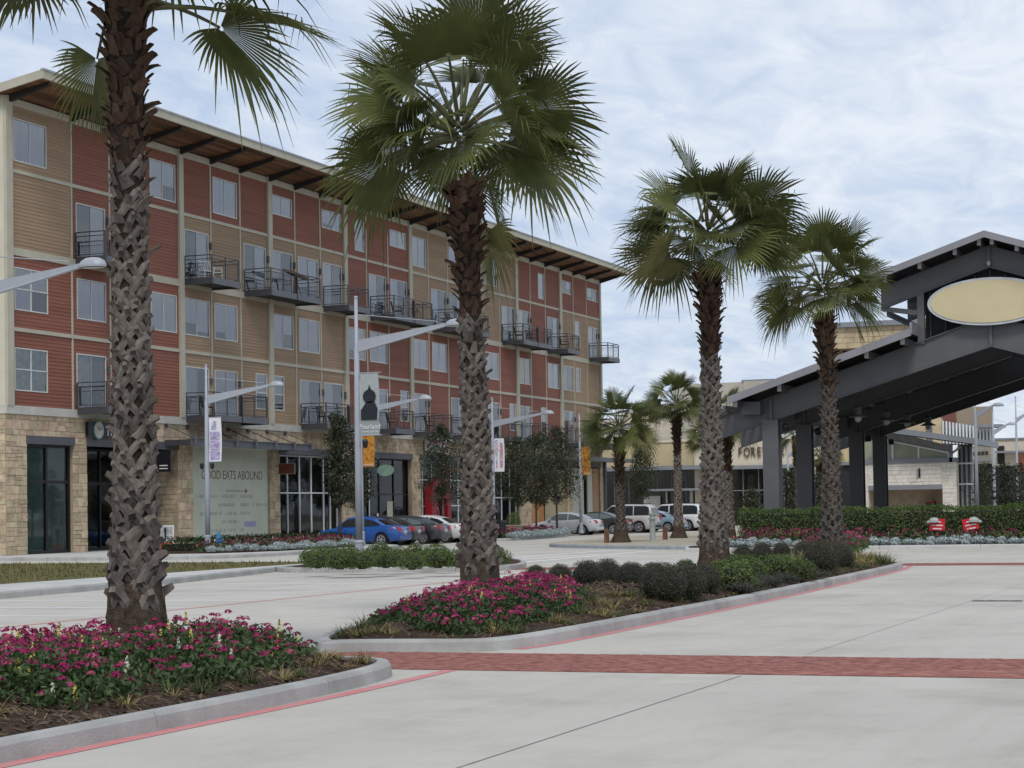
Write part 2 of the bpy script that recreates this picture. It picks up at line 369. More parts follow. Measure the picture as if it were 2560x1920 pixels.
for a, b in (((1250, 1397), (1520, 1376.5)), ((1280, 1408.5), (1635, 1376.5)), ((1255, 1402), (1500, 1385))):
    strip('crosswalk_line', [gst(*a), gst(*b)], 0.22, m_white, pave)
# brick bands across the lane: near one with single pavers, laid herringbone at 45 degrees
m_brick = M('clay paver', (0.33, 0.135, 0.108), 0.85, 0.14, 14, 0.3, 90, rand=0.28, hue=0.012, spec=0.2)
m_sand = M('paver joint sand', (0.12, 0.07, 0.055), 0.95, 0.2, 30)
def clip(poly, x0, x1, y0, y1):
    for ax, lim, sg in ((0, x0, 1), (0, x1, -1), (1, y0, 1), (1, y1, -1)):
        out = []
        for i in range(len(poly)):
            a, b = poly[i-1], poly[i]; da, db = sg*(a[ax]-lim), sg*(b[ax]-lim)
            if (da >= 0) != (db >= 0):
                f = da/(da-db); out.append((a[0]+(b[0]-a[0])*f, a[1]+(b[1]-a[1])*f))
            if db >= 0: out.append(b)
        poly = out
        if len(poly) < 3: return []
    return poly
def brick_band(x0, x1, y0, y1, single, tilt=0.0):
    base = build('brick_band', MB().quad((x0, y0, 0.003), (x1, y0, 0.003), (x1, y1, 0.003), (x0, y1, 0.003)), m_sand); tag(base, kind='structure')
    bl, bw = 0.24, 0.12; g_ = 0.007; c45 = math.cos(PI/4); items = []
    R_ = int(6/bw)+130
    for i in range(-R_, R_):
        for j in range(-R_, R_):
            # herringbone cell: bricks of 2 x 1 on a lattice
            k = (i-j) % 4
            if k == 0: rect = (i, i+2, j, j+1)
            elif k == 3: rect = (i, i+1, j, j+2)
            else: continue
            if k == 3 and False: pass
            a0, a1, b0, b1 = [q*bw for q in rect]; a0 += g_/2; a1 -= g_/2; b0 += g_/2; b1 -= g_/2
            cx, cy = (a0+a1)/2, (b0+b1)/2; mx_, my_ = (x0+x1)/2, (y0+y1)/2
            X, Y = (cx-cy)*c45+mx_, (cx+cy)*c45+my_
            if not (x0-.2 < X < x1+.2 and y0-.2 < Y < y1+.2): continue
            poly = [((a-b)*c45+mx_, (a+b)*c45+my_) for a, b in ((a0, b0), (a1, b0), (a1, b1), (a0, b1))]
            poly = clip(poly, x0, x1, y0, y1)
            if len(poly) >= 3: items.append(((X-CAM.x)**2+(Y-CAM.y)**2, poly))
    items.sort(key=lambda q: q[0]); rest = MB()
    for n_, (d, poly) in enumerate(items):
        z1 = 0.009+rnd.uniform(-.0015, .002)
        if single and n_ < 300: build('brick', MB().prism(poly, 0.0035, z1), m_brick, base, fix=False)
        else: rest.prism(poly, 0.0035, z1)
    o = build('brick_field', rest, M('clay paver field', (0.33, 0.135, 0.108), 0.85, 0.3, 7, 0.3, 90, spec=0.2), base, fix=False); tag(o, kind='stuff')
brick_band(-49.35, -47.0, -53.5, -38.3, True)
brick_band(-14.6, -12.6, -52, -39.0, False); brick_band(-16.4, -14.6, -36.6, -28.4, False)
# drain grate in the lane
dg = empty('drain_grate', (-34.16, -44.45, 0.004)); tag(dg, 'long dark slotted drain grate set in the pale concrete lane', 'drain grate')
build('frame', MB().box(-.12, .12, -.42, .42, 0, .004), m_joint, dg, fix=False)
for k in range(4): build('slot_cover', MB().box(-.09, .09, -.40+k*.205, -.40+k*.205+.17, .004, .009), M('cast iron', (0.09, 0.09, 0.1), 0.6, 0.2, 20), dg, fix=False)
# left walkway, lawn, cross street
wk = build('sidewalk', MB().prism(S([(-80, 20.95), (-80, 23.75), (-33.8, 23.75), (-26, 23.2), (-18.2, 21.8), (-13, 20.95)]), -0.02, 0.148), m_walk); tag(wk, kind='structure')
kerb(wk, S(densify([(-80, 23.95), (-33.8, 23.92), (-26, 23.38), (-21, 22.45), (-17.6, 21.75)], 1.5)), 3.6, flip=1)
for k in range(22): strip('saw_joint', [(-78+3*k, 20.95), (-78+3*k, 23.7)], 0.012, m_joint, wk, 0.151)
lawnp = S([(-80, -30), (-80, 20.95), (-13, 20.95), (-12, 19.5), (-12, -30)])
m_grass = M('turf', (0.085, 0.105, 0.035), 0.95, 0.3, 1.2, 0.8, 80, col2=(0.17, 0.125, 0.06), spec=0.1)
lb = build('lawn_ground', MB().prism(lawnp, -0.02, 0.15), m_grass); tag(lb, kind='structure')
kerb(lb, S(densify([(-12, -30), (-11.85, 19), (-12.6, 20.7)], 2)), 3.05, flip=1)
mb = MB()
for k in range(9000):
    x = rnd.uniform(-58, -12.3); y = -rnd.uniform(6, 20.8); h = rnd.uniform(.04, .13); a = rnd.uniform(0, PI); dx_, dy_ = .02*math.cos(a), .02*math.sin(a); lx, ly = rnd.uniform(-.05, .05), rnd.uniform(-.05, .05)
    mb.add([(x-dx_, y-dy_, .148), (x+dx_, y+dy_, .148), (x+lx, y+ly, .148+h)], [(0, 1, 2)])
lawn = build('lawn_grass', mb, m_grass, fix=False); tag(lawn, 'patchy green and straw-brown winter lawn beside the walkway', 'grass', kind='stuff')
sb = S(smooth_path([(-3, -60), (-3, 6), (-3, 9.4), (-2.2, 10.8), (0, 11.4), (6, 11.6), (12, 11.5), (16, 10.6), (18.2, 8.2), (19.2, 4.6), (23, 4.1), (82, 4.0)], 2)+[(82, -60)])
sw = build('sidewalk', MB().prism(inset(sb, .1), -0.02, 0.148), m_walk); tag(sw, kind='structure')
kerb(sw, densify(sb[:-1], 2.0), 3.05, flip=1)
# beds further along the street
SB = S(densify(rounded([(0.3, 6.2), (0.6, 8.6), (2.0, 9.9), (7, 10.3), (12, 10.2), (15, 9.2), (16.8, 6.6), (16.5, 5.6), (8, 5.3), (1, 5.3)], 2), 1.5))
SB2 = S(densify(rounded([(31, 9.0), (32, 9.9), (36, 9.5), (42, 8.9), (45.5, 8.3), (46.5, 7.6), (45, 6.9), (40, 6.8), (33, 6.8), (31.2, 7.6)], 2), 1.5))
RB = S(densify(rounded([(3.0, 28.0), (2.9, 30.2), (4.5, 34.5), (5.2, 40), (5.8, 60), (30, 62), (44, 50), (44, 28), (30, 26), (8, 26.5)], 2), 2.5))
PL = S(densify(rounded([(13.2, 19.2), (10.5, 21.8), (7.2, 26.2), (7.6, 27.6), (14, 26.5), (30, 23.5), (48, 20.5), (49, 16), (36, 15.6), (22, 16.6), (15.5, 17.8)], 2), 2.0))
def raised(key, poly, mat, z): 
    o = build('planting_bed', MB().prism(inset(poly, .1), -0.02, z), mat); tag(o, kind='structure'); MOUND[key] = (poly, 0.0); return o
b_sb = build('planting_bed', MB().prism(SB, 0.1, 0.22), m_soil); tag(b_sb, kind='structure')
b_sb2 = raised('SB2', SB2, m_soil, 0.13); kerb(b_sb2, list(SB2)+[SB2[0]], 3.05, flip=-1 if sum(SB2[i][0]*SB2[(i+1) % len(SB2)][1]-SB2[(i+1) % len(SB2)][0]*SB2[i][1] for i in range(len(SB2))) < 0 else 1)
b_rb = raised('RB', RB, m_soil, 0.14); kerb(b_rb, list(RB)+[RB[0]], 3.6, mat=M('pale kerb', (0.47, 0.46, 0.43), 0.85, 0.1, 1.2), flip=-1 if sum(RB[i][0]*RB[(i+1) % len(RB)][1]-RB[(i+1) % len(RB)][0]*RB[i][1] for i in range(len(RB))) < 0 else 1)
b_pl = build('traffic_island', MB().prism(inset(PL, .1), -0.02, 0.149), M('tan paving', (0.42, 0.37, 0.28), 0.9, 0.12, 2)); tag(b_pl, kind='structure')
kerb(b_pl, list(PL)+[PL[0]], 3.05, mat=M('shaded kerb grey', (0.30, 0.32, 0.34), 0.85, 0.12, 2), flip=-1 if sum(PL[i][0]*PL[(i+1) % len(PL)][1]-PL[(i+1) % len(PL)][0]*PL[i][1] for i in range(len(PL))) < 0 else 1)  # darker kerb: the shade on this face is put into its colour
# ================================================================ apartment building (front on Y = 0, corner at the origin)
def facade(u, v, t=0.0):
    d = ray(u, v); k = (-t-CAM.y)/d.y; p = CAM+d*k; return p.x, p.z
m_rs = M('red lap siding', (0.262, 0.098, 0.064), 0.75, 0.10, 1.1, 0.25, 25, stretch=(0.15, 1, 3), rand=0.05)
m_ts = M('tan lap siding', (0.345, 0.235, 0.145), 0.75, 0.09, 1.1, 0.25, 25, stretch=(0.15, 1, 3), rand=0.05)
m_trim = M('putty trim', (0.49, 0.455, 0.355), 0.7, 0.06, 1.0, 0.05, 30)
m_band = M('cast stone band', (0.52, 0.50, 0.44), 0.85, 0.08, 1.4, 0.1, 40)
m_cream = M('cream stucco', (0.62, 0.58, 0.46), 0.85, 0.06, 0.6, 0.1, 40)
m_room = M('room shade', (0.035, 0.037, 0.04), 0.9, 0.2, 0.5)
m_wf = M('window frame almond', (0.62, 0.61, 0.57), 0.5, 0.05, 3)
m_steel = M('charcoal steel', (0.055, 0.056, 0.064), 0.5, 0.12, 2, spec=0.5)
m_steel2 = M('grey painted steel', (0.115, 0.118, 0.13), 0.5, 0.1, 1.2, spec=0.5)
m_black = M('black metal', (0.012, 0.012, 0.016), 0.45, 0.1, 3)
m_wood = M('stained soffit', (0.19, 0.09, 0.042), 0.7, 0.3, 1.2, 0.2, 20, stretch=(0.2, 2, 1), rand=0.35)
m_mortar = M('mortar', (0.36, 0.29, 0.2), 0.95, 0.1, 8)
m_stone = M('split limestone', (0.56, 0.44, 0.30), 0.9, 0.16, 4, 0.6, 30, rand=0.2, hue=0.018, spec=0.2)
m_stonef = M('split limestone field', (0.56, 0.44, 0.30), 0.9, 0.28, 1.7, 0.6, 30, spec=0.2)
G_RES = glass_mat('apartment glass', (0.97, 0.98, 1.0), 1.0, .03, 2.05); G_SHOP = glass_mat('shop glass', (0.75, 0.82, 0.8), 0.5)
m_blind = [M('blind white', (0.92, 0.93, 0.95), 0.8, 0.05, 3, stretch=(6, 1, .3)), M('white blind sky tint', (0.78, 0.82, 0.95), 0.8, 0.07, 1.0, stretch=(3, 1, .3)),  # lavender cast: sky reflection put into the colour of white blinds
           M('curtain pale', (0.84, 0.91, 0.95), 0.8, 0.06, 1.4, stretch=(5, 1, .3)), M('blind tan', (0.6, 0.48, 0.28), 0.8, 0.1, 3, stretch=(5, 1, .3)), M('screen dark', (0.045, 0.056, 0.063), 0.6, 0.1, 2),
           M('curtain leafy', (0.42, 0.52, 0.46), 0.8, 0.25, 3)]
ap = empty('apartment_building', (0, 0, 0)); tag(ap, 'long five storey apartment block with red and tan siding, balconies and stone shopfronts', 'building')
# core
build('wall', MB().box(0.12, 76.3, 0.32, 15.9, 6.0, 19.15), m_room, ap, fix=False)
build('end_wall', MB().box(-0.02, 0.1, 0.0, 16, 6.34, 19.2), m_cream, ap, fix=False)
build('end_wall', MB().box(76.32, 76.44, 0.0, 16, 0.15, 19.2), m_cream, ap, fix=False)
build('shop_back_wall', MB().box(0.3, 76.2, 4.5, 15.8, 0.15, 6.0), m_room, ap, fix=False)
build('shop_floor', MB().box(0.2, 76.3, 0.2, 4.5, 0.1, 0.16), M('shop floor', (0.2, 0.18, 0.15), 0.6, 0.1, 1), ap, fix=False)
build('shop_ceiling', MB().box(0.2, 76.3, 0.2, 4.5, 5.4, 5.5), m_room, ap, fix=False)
# grid
VB = [0.45, 4.85, 7.85, 10.8, 13.8, 14.2, 16.9, 19.85, 22.72, 23.16, 25.82, 28.79, 31.64, 32.05, 34.66, 37.6, 40.5, 40.95, 43.48, 46.5, 49.4, 49.85, 52.4, 55.3, 58.2, 58.68, 61.2, 64.2, 67.05, 67.55, 70.17, 73.14, 76.06]
PIL = [(0.0, 0.45), (13.8, 14.2), (22.72, 23.16), (31.64, 32.05), (40.5, 40.95), (49.4, 49.85), (58.2, 58.68), (67.05, 67.55), (76.06, 76.4)]
FL = [(6.34, 9.44), (9.6, 12.6), (12.92, 16.05), (16.2, 18.85)]
cells = []
for a, b in zip(VB[:-1], VB[1:]):
    if not any(abs(a-p) < .01 and abs(b-q) < .01 for p, q in PIL): cells.append((a, b))
COLS = ['RRTT'] + ['RRRR']*3 + ['TTTR']*6 + ['RRRR']*3 + ['RRTT']*6 + ['RRRR']*3 + ['TTTR']*3
# openings: (column, floor 0-3) -> (s0, s1, z0, z1, kind, blinds)
OP = {}
def win(c, f, s0, s1, kind, bl=(0, 0), z0=None, z1=None):
    lo, hi = {0: (6.45, 8.82), 1: (10.33, 12.12), 2: (13.02, 15.43), 3: (16.55, 18.36)}[f]
    OP.setdefault((c, f), []).append((s0, s1, z0 if z0 is not None else lo, z1 or hi, kind, bl))
win(0, 3, .63, 3.01, 'slide', (1, 2)); win(0, 1, .64, 3.04, 'quad', (2, 4)); win(0, 0, .62, 2.98, 'quad', (5, 5), 6.97, 8.77)
win(2, 3, 8.19, 10.5, 'slide', (1, 1)); win(3, 3, 11.3, 13.6, 'slide', (1, 1)); win(5, 3, 17.15, 19.55, 'slide', (1, 2)); win(7, 3, 23.24, 25.52, 'slide', (1, 1), 17.33)
win(9, 3, 29.05, 31.45, 'slide', (2, 1), 17.33); win(10, 3, 33.19, 34.4, 'sh1', (2,)); win(12, 3, 37.93, 40.24, 'slide', (1, 2), 17.36); win(13, 3, 41.02, 43.14, 'slide', (1, 1))
win(15, 3, 46.77, 49.1, 'slide', (1, 1), 17.36); win(16, 3, 50.2, 52.2, 'slide', (1, 1)); win(17, 3, 52.68, 54.9, 'slide', (1, 1)); win(20, 3, 62.84, 63.98, 'sh1', (2,))
win(22, 3, 67.6, 69.77, 'slide', (4, 1), 17.44); win(24, 3, 73.39, 75.77, 'slide', (2, 4), 17.44)
for c, s0, s1, bl in ((1, 5.19, 7.5, (4, 2)), (2, 8.2, 10.5, (2, 4)), (4, 14.38, 16.67, (4, 2)), (6, 20.22, 22.57, (4, 2)), (7, 23.22, 25.52, (2, 4)), (8, 26.17, 28.55, (2, 2)), (9, 29.08, 31.44, (0, 4)), (11, 34.98, 37.3, (0, 4)),
                      (12, 37.91, 40.3, (2, 4)), (14, 43.93, 46.28, (1, 4)), (15, 46.84, 49.2, (4, 1)), (18, 55.77, 58.12, (1, 4)), (19, 58.7, 61.03, (2, 4)), (21, 64.58, 66.93, (4, 1)), (24, 73.5, 75.74, (1, 4))): win(c, 2, s0, s1, 'door', bl)
win(23, 2, 70.5, 71.63, 'sh', (0,), 13.65, 15.6)
for c, s0, s1, k, bl in ((1, 5.23, 7.52, 'slide', (1, 1)), (2, 8.18, 10.5, 'quad', (1, 4)), (3, 11.3, 13.62, 'slide', (1, 1)), (4, 14.34, 16.7, 'slide', (1, 2)), (5, 17.19, 19.49, 'slide', (1, 1)), (7, 23.22, 25.53, 'slide', (1, 1)), (8, 26.22, 28.6, 'slide', (1, 1)),
                         (10, 32.15, 34.4, 'slide', (1, 1)), (11, 35.02, 37.36, 'slide', (1, 1)), (13, 41.02, 43.28, 'slide', (1, 1)), (14, 43.98, 46.27, 'slide', (1, 1)), (17, 52.75, 55.1, 'slide', (1, 1)), (19, 58.83, 61.1, 'slide', (3, 3)), (21, 64.58, 66.92, 'slide', (2, 0)), (22, 67.63, 70.05, 'slide', (5, 4)), (23, 70.6, 71.6, 'sh1', (5,))): win(c, 1, s0, s1, k, bl)
for c, s0, s1, bl in ((1, 5.16, 7.48, (5, 4)), (4, 14.35, 16.6, (1, 4)), (5, 17.17, 19.43, (0, 1)), (8, 26.22, 28.7, (0, 4)), (9, 29.08, 31.46, (0, 4)), (11, 34.98, 37.36, (4, 1)), (13, 40.98, 43.1, (0, 4)), (15, 46.85, 49.2, (4, 0)), (17, 53.0, 55.1, (0, 4)), (19, 58.9, 61.07, (4, 3)), (22, 67.65, 69.98, (4, 0))): win(c, 0, s0, s1, 'door', bl)
for c, s0, s1 in ((6, 21.35, 22.55), (7, 23.27, 24.4), (12, 39.15, 40.3), (18, 56.97, 58.1), (20, 63.03, 64.15)): win(c, 0, s0, s1, 'sh', (0,), 7.05, 8.88)
def siding(a, b, z0, z1, holes, mat):
    mb = MB(); ex = 0.1575; n = round((z1-z0)/ex); ex = (z1-z0)/n
    for k in range(n):
        lo, hi = z0+k*ex, z0+(k+1)*ex
        zs = sorted({lo, hi, *[h for ho in holes for h in (ho[2], ho[3]) if lo+.004 < h < hi-.004]})
        for za, zb in zip(zs[:-1], zs[1:]):
            spans = [(a, b)]; zm = (za+zb)/2
            for ho in holes:
                if ho[2] < zm < ho[3]: spans = [q for p in spans for q in ((p[0], min(p[1], ho[0])), (max(p[0], ho[1]), p[1])) if q[1]-q[0] > .005]
            ya, yb = [-0.016*(hi-z)/ex for z in (za, zb)]
            for p, q in spans:
                mb.quad((p, ya, za), (q, ya, za), (q, yb, zb), (p, yb, zb)).quad((p, 0.005, za), (q, 0.005, za), (q, ya, za), (p, ya, za))
    return build('siding_panel', mb, mat, ap, fix=False)
WR = random.Random(5)
def window(s0, s1, z0, z1, kind, bl):
    fw = 0.05; door = kind == 'door'
    fr = MB()
    for q in ((s0, s0+fw, z0, z1), (s1-fw, s1, z0, z1), (s0+fw, s1-fw, z1-fw, z1), (s0+fw, s1-fw, z0, z0+fw)): fr.box(q[0], q[1], -0.03, 0.31, q[2], q[3])
    w_ = build('sliding_door' if door else 'window', fr, m_wf, ap, fix=False)
    mid = (s0+s1)/2; zm = (z0+z1)/2
    parts = [(s0+fw, mid-.02, z0+fw, z1-fw), (mid+.02, s1-fw, z0+fw, z1-fw)] if kind in ('slide', 'door', 'quad') else [(s0+fw, s1-fw, z0+fw, z1-fw)]
    if kind in ('slide', 'door'): box('mullion', m_wf if not door else M('door stile', (.4, .4, .4), .5), w_, mid-.022, mid+.022, -.004, .06, z0+fw, z1-fw)
    if kind == 'quad':
        box('mullion', m_wf, w_, mid-.045, mid+.045, -.006, .06, z0+fw, z1-fw)
        box('rail', m_wf, w_, s0+fw, s1-fw, -.022, .1, zm-.025, zm+.025)
    if kind == 'sh': box('rail', m_wf, w_, s0+fw, s1-fw, -.022, .1, zm-.1, zm-.05)
    for k, (p, q, y, zz) in enumerate(parts):
        build('pane', MB().quad((p, .012, y), (q, .012, y), (q, .012, zz), (p, .012, zz)), G_RES, w_, fix=False)
        bi = bl[k % len(bl)]
        if kind == 'quad':
            box('blind', m_blind[bl[0]], w_, p, q, .028, .036, zm, zz); box('blind', m_blind[bl[1] if k == 1 else bl[0]], w_, p, q, .028, .036, y, zm)
        elif kind == 'sh':
            box('blind', m_blind[0], w_, p, q, .028, .036, zm-.05, zz); box('blind', m_blind[4], w_, p, q, .028, .036, y, zm-.05)
        elif kind == 'slide':
            if bl == (1, 1) and WR.random() < .55: bi = WR.choice((0, 2, 1))
            zc = y+(zz-y)*WR.uniform(.12, .45) if WR.random() < .22 else y
            box('blind', m_blind[bi], w_, p, q, .028, .036, zc, zz)
        else: box('screen' if bi == 4 else 'blind', m_blind[bi], w_, p, q, .028, .036, y, zz)
    if door: box('wall_lantern', m_steel2, ap, s1+.1, s1+.2, -.14, -.03, z1-.75, z1-.4)
for ci, (a, b) in enumerate(cells):
    for f, (z0, z1) in enumerate(FL):
        hs = OP.get((ci, f), [])
        siding(a, b, z0, z1, hs, m_rs if COLS[ci][f] == 'R' else m_ts)
        for h in hs: window(*h)
for a, b in PIL: box('pilaster', m_trim, ap, a, b, -.13, .3, 6.34, 19.18)
for v in VB:
    if not any(abs(v-p) < .01 or abs(v-q) < .01 for p, q in PIL): box('batten', m_trim, ap, v-.055, v+.055, -.045, .3, 6.34, 18.85)
for (z0, z1) in ((9.44, 9.6), (12.6, 12.92), (16.05, 16.2), (18.85, 19.16)):
    for (p, q), (p2, q2) in zip(PIL[:-1], PIL[1:]): box('band', m_trim, ap, q, p2, -.06, .3, z0, z1)
box('stone_band', m_band, ap, -.06, 76.46, -.09, .32, 5.99, 6.345)
# roof: shed rising outwards, timber soffit, steel outriggers
RS = 0.182; zr = lambda t: 19.2+RS*t
rf = build('roof', MB().add([(-.42, -2.2, zr(2.2)+.28), (77.0, -2.2, zr(2.2)+.28), (77.0, 16.5, zr(-16.5)+.28), (-.42, 16.5, zr(-16.5)+.28), (-.42, -2.2, zr(2.2)+.12), (77.0, -2.2, zr(2.2)+.12), (77.0, 16.5, zr(-16.5)+.12), (-.42, 16.5, zr(-16.5)+.12)],
     [(0, 1, 2, 3), (7, 6, 5, 4), (0, 4, 5, 1), (1, 5, 6, 2), (2, 6, 7, 3), (3, 7, 4, 0)]), M('roof metal', (.35, .35, .37), .5), ap)
build('fascia', MB().box(-.5, 77.08, -2.3, -2.2, 19.57, 19.90), m_trim, rf, fix=False)
build('gutter', MB().box(-.52, 77.1, -2.34, -2.18, 19.90, 19.98), M('gutter metal', (.36, .36, .38), .5), rf, fix=False)
mbk = MB(); 
for x0, x1 in ((-.5, -.42), (77.0, 77.08)):
    mbk = MB().add([(x0, -2.2, 19.57), (x1, -2.2, 19.57), (x1, 16.5, zr(-16.5)-.03), (x0, 16.5, zr(-16.5)-.03), (x0, -2.2, 19.93), (x1, -2.2, 19.93), (x1, 16.5, zr(-16.5)+.33), (x0, 16.5, zr(-16.5)+.33)], [(0, 3, 2, 1), (4, 5, 6, 7), (0, 1, 5, 4), (1, 2, 6, 5), (2, 3, 7, 6), (3, 0, 4, 7)])
    build('rake_board', mbk, m_trim, rf)
raf = sorted([.3]+[v for v in VB if not any(abs(v-q) < .01 for p, q in PIL)]+[76.2])
for a, b in zip(raf[:-1], raf[1:]):          # soffit boards, run by run between the outriggers
    a2 = -.42 if a == raf[0] else a; b2 = 77.0 if b == raf[-1] else b
    for k in range(9):
        t0, t1 = 2.2-k*2.2/9-.012, 2.2-(k+1)*2.2/9
        build('soffit_board', MB().add([(a2, -t0, zr(t0)+.02), (b2, -t0, zr(t0)+.02), (b2, -t1, zr(t1)+.02), (a2, -t1, zr(t1)+.02), (a2, -t0, zr(t0)+.05), (b2, -t0, zr(t0)+.05), (b2, -t1, zr(t1)+.05), (a2, -t1, zr(t1)+.05)], [(0, 3, 2, 1), (4, 5, 6, 7), (0, 1, 5, 4), (1, 2, 6, 5), (2, 3, 7, 6), (3, 0, 4, 7)]), m_wood, rf, fix=False)
m_out = M('outrigger steel', (.035, .03, .03), .6, .1, 2)
for v in raf:
    v = v+.15 if any(abs(v-p) < .01 for p, q in PIL) else v
    build('outrigger', MB().ext([(0, 18.9), (0, zr(0)+.015), (-2.05, zr(2.05)+.015), (-2.05, zr(2.05)-.14)], 'x', v-.09, v+.09), m_out, rf)
# balconies
m_mesh = M('railing mesh', (.05, .055, .06), .5)
def railing(par, s0, s1, T, zd, div=None):
    def seg(p, q, n):
        p = Vector(p); q = Vector(q)
        for h, w_ in ((1.08, .045), (.9, .035), (.09, .035)): build('rail', MB().bar(p+Vector((0, 0, zd+h)), q+Vector((0, 0, zd+h)), w_), m_steel, par, fix=False)
        for k in range(n+1):
            c = p.lerp(q, k/n); build('post', MB().bar(c+Vector((0, 0, zd)), c+Vector((0, 0, zd+1.06)), .05), m_steel, par, fix=False)
        ms = MB(); d = q-p; m_ = int(d.length/.1)
        for k in range(1, m_): c = p+d*(k/m_); ms.bar(c+Vector((0, 0, zd+.09)), c+Vector((0, 0, zd+.9)), .004)
        for k in range(1, 8): ms.bar(p+Vector((0, 0, zd+.09+k*.1)), q+Vector((0, 0, zd+.09+k*.1)), .004)
        build('mesh_panel', ms, m_mesh, par, fix=False)
    seg((s0+.04, -.06, 0), (s0+.04, -T+.04, 0), 1)
    if div: seg((s0+.09, -T+.04, 0), (div-.06, -T+.04, 0), 2); seg((div+.06, -T+.04, 0), (s1-.09, -T+.04, 0), 2)
    else: seg((s0+.09, -T+.04, 0), (s1-.09, -T+.04, 0), 2)
    seg((s1-.04, -T+.04, 0), (s1-.04, -.06, 0), 1)
def balcony(s0, s1, zd, T=1.57):
    dbl = s1-s0 > 4; div = (s0+s1)/2 if dbl else None
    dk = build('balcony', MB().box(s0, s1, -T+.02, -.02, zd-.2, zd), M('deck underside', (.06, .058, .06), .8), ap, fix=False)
    fz0, fz1 = zd-.3, zd+.01
    box('fascia', m_steel, dk, s0-.02, s0+.08, -T-.03, -.02, fz0, fz1); box('fascia', m_steel, dk, s1-.08, s1+.02, -T-.03, -.02, fz0, fz1)
    for a, b in (((s0+.08, div-.05), (div+.05, s1-.08)) if dbl else ((s0+.08, s1-.08),)): box('fascia', m_steel2, dk, a, b, -T-.035, -T+.02, fz0+.005, fz1-.005)
    if dbl: box('divider', m_black, dk, div-.05, div+.05, -T-.05, -T+.1, fz0-.02, zd+1.0)
    railing(dk, s0, s1, T, zd, div)
BALC = [(5.1, 7.85, 13.0), (14.3, 17.02, 13.0), (20.2, 25.82, 13.0), (29.07, 31.77, 13.0), (35.05, 40.6, 13.0), (44.0, 49.6, 13.0), (55.7, 61.3, 13.05), (64.45, 67.1, 13.05), (73.55, 76.2, 13.05),
        (5.1, 7.85, 6.44), (14.3, 19.75, 6.44), (26.2, 31.7, 6.44), (34.95, 37.6, 6.44), (40.7, 43.4, 6.44), (46.8, 49.5, 6.44), (52.8, 55.4, 6.44), (58.5, 61.2, 6.44), (67.6, 70.2, 6.44), (73.5, 76.2, 6.44)]
for b_ in BALC: balcony(*b_)
# ground storey: stone piers, lintels, shopfronts
OPN = [(1.43, 4.85), (5.9, 13.58), (14.97, 22.72), (23.85, 31.1), (33.0, 40.65), (41.95, 49.7), (50.9, 58.6), (60.8, 68.4), (69.4, 75.7)]
ZL0, ZL1 = 4.78, 5.12
regs = []; px = 0.0
for a, b in OPN: regs.append((px, a, .15, ZL1)); px = b
regs.append((px, 76.42, .15, ZL1)); regs.append((0.0, 76.42, ZL1, 5.99))
stones = []
def ashlar(x0, x1, z0, z1, put):
    z = z0
    while z < z1-.05:
        h = rnd.choice((.24, .3, .3, .36, .42)); h = min(h, z1-z) if z1-z-h > .12 else z1-z
        x = x0
        while x < x1-.03:
            l = rnd.uniform(.3, .72); l = l if x1-x-l > .22 else x1-x
            if l > .35 and h > .29 and rnd.random() < .3:
                f = rnd.uniform(.35, .65); put(x, x+l, z, z+h*f); put(x, x+l, z+h*f, z+h)
            else: put(x, x+l, z, z+h)
            x += l
        z += h
for r in regs:
    ashlar(*r, lambda a, b, c, d: stones.append((a, b, c, d)))
    build('stone_backing', MB().box(r[0]+.01, r[1]-.01, .015, .5, r[2]+.005, r[3]-.005), m_mortar, ap, fix=False)
stones.sort(key=lambda q: (q[0]-CAM.x)); rest = MB(); g_ = .008
for n_, (a, b, c, d) in enumerate(stones):
    pr = -rnd.uniform(.012, .035); mb = MB() if n_ < 299 else rest
    mb.box(a+g_, b-g_, pr, .02, c+g_, d-g_)
    if n_ < 299: build('stone', mb, m_stone, ap, fix=False)
tag(build('stone_field', rest, m_stonef, ap, fix=False), kind='stuff')
es = MB()                                                     # end wall stones seen in a sliver
ashlar(0.0, 4.0, .15, 5.99, lambda a, b, c, d: es.box(-.03-rnd.uniform(0, .02), .05, a+g_, b-g_, c+g_, d-g_))
tag(build('end_wall_stones', es, m_stonef, ap, fix=False), kind='stuff')
box('end_wall_base', m_mortar, ap, -.015, .1, .0, 15.9, .15, 5.98)
m_lint = M('steel lintel', (.10, .10, .11), .55, .1, 1)
m_mul_k = m_black; m_mul_w = M('white mullion', (.66, .68, .68), .5, .04, 2)
def shopfront(a, b, y, cols, rows, mat, glass=G_SHOP, w_=.07, top=ZL0):
    sf = empty('shopfront'); sf.parent = ap
    for x in [a]+list(cols)+[b]: box('mullion', mat, sf, x-w_/2, x+w_/2, y-.06, y+.06, .16, top)
    for z in [.22]+list(rows)+[top-.05]: box('transom', mat, sf, a, b, y-.05, y+.05, z-w_/2, z+w_/2)
    xs = [a]+list(cols)+[b]; zs = [.22]+list(rows)+[top-.05]
    for p, q in zip(xs[:-1], xs[1:]):
        for r, t_ in zip(zs[:-1], zs[1:]): build('pane', MB().quad((p+w_/2, y, r+w_/2), (q-w_/2, y, r+w_/2), (q-w_/2, y, t_-w_/2), (p+w_/2, y, t_-w_/2)), glass, sf, fix=False)
    return sf
for a, b in OPN[:2]+OPN[3:]: box('lintel', m_lint, ap, a-.06, b+.06, -.07, .3, ZL0, ZL1-.002)
m_film = M('window film green', (.27, .36, .31), .5, .15, .7)
s1_ = shopfront(1.5, 4.78, .22, [3.1], [3.2], m_mul_k, w_=.13); box('film', m_film, s1_, 1.5, 4.78, .3, .31, .2, 4.7)
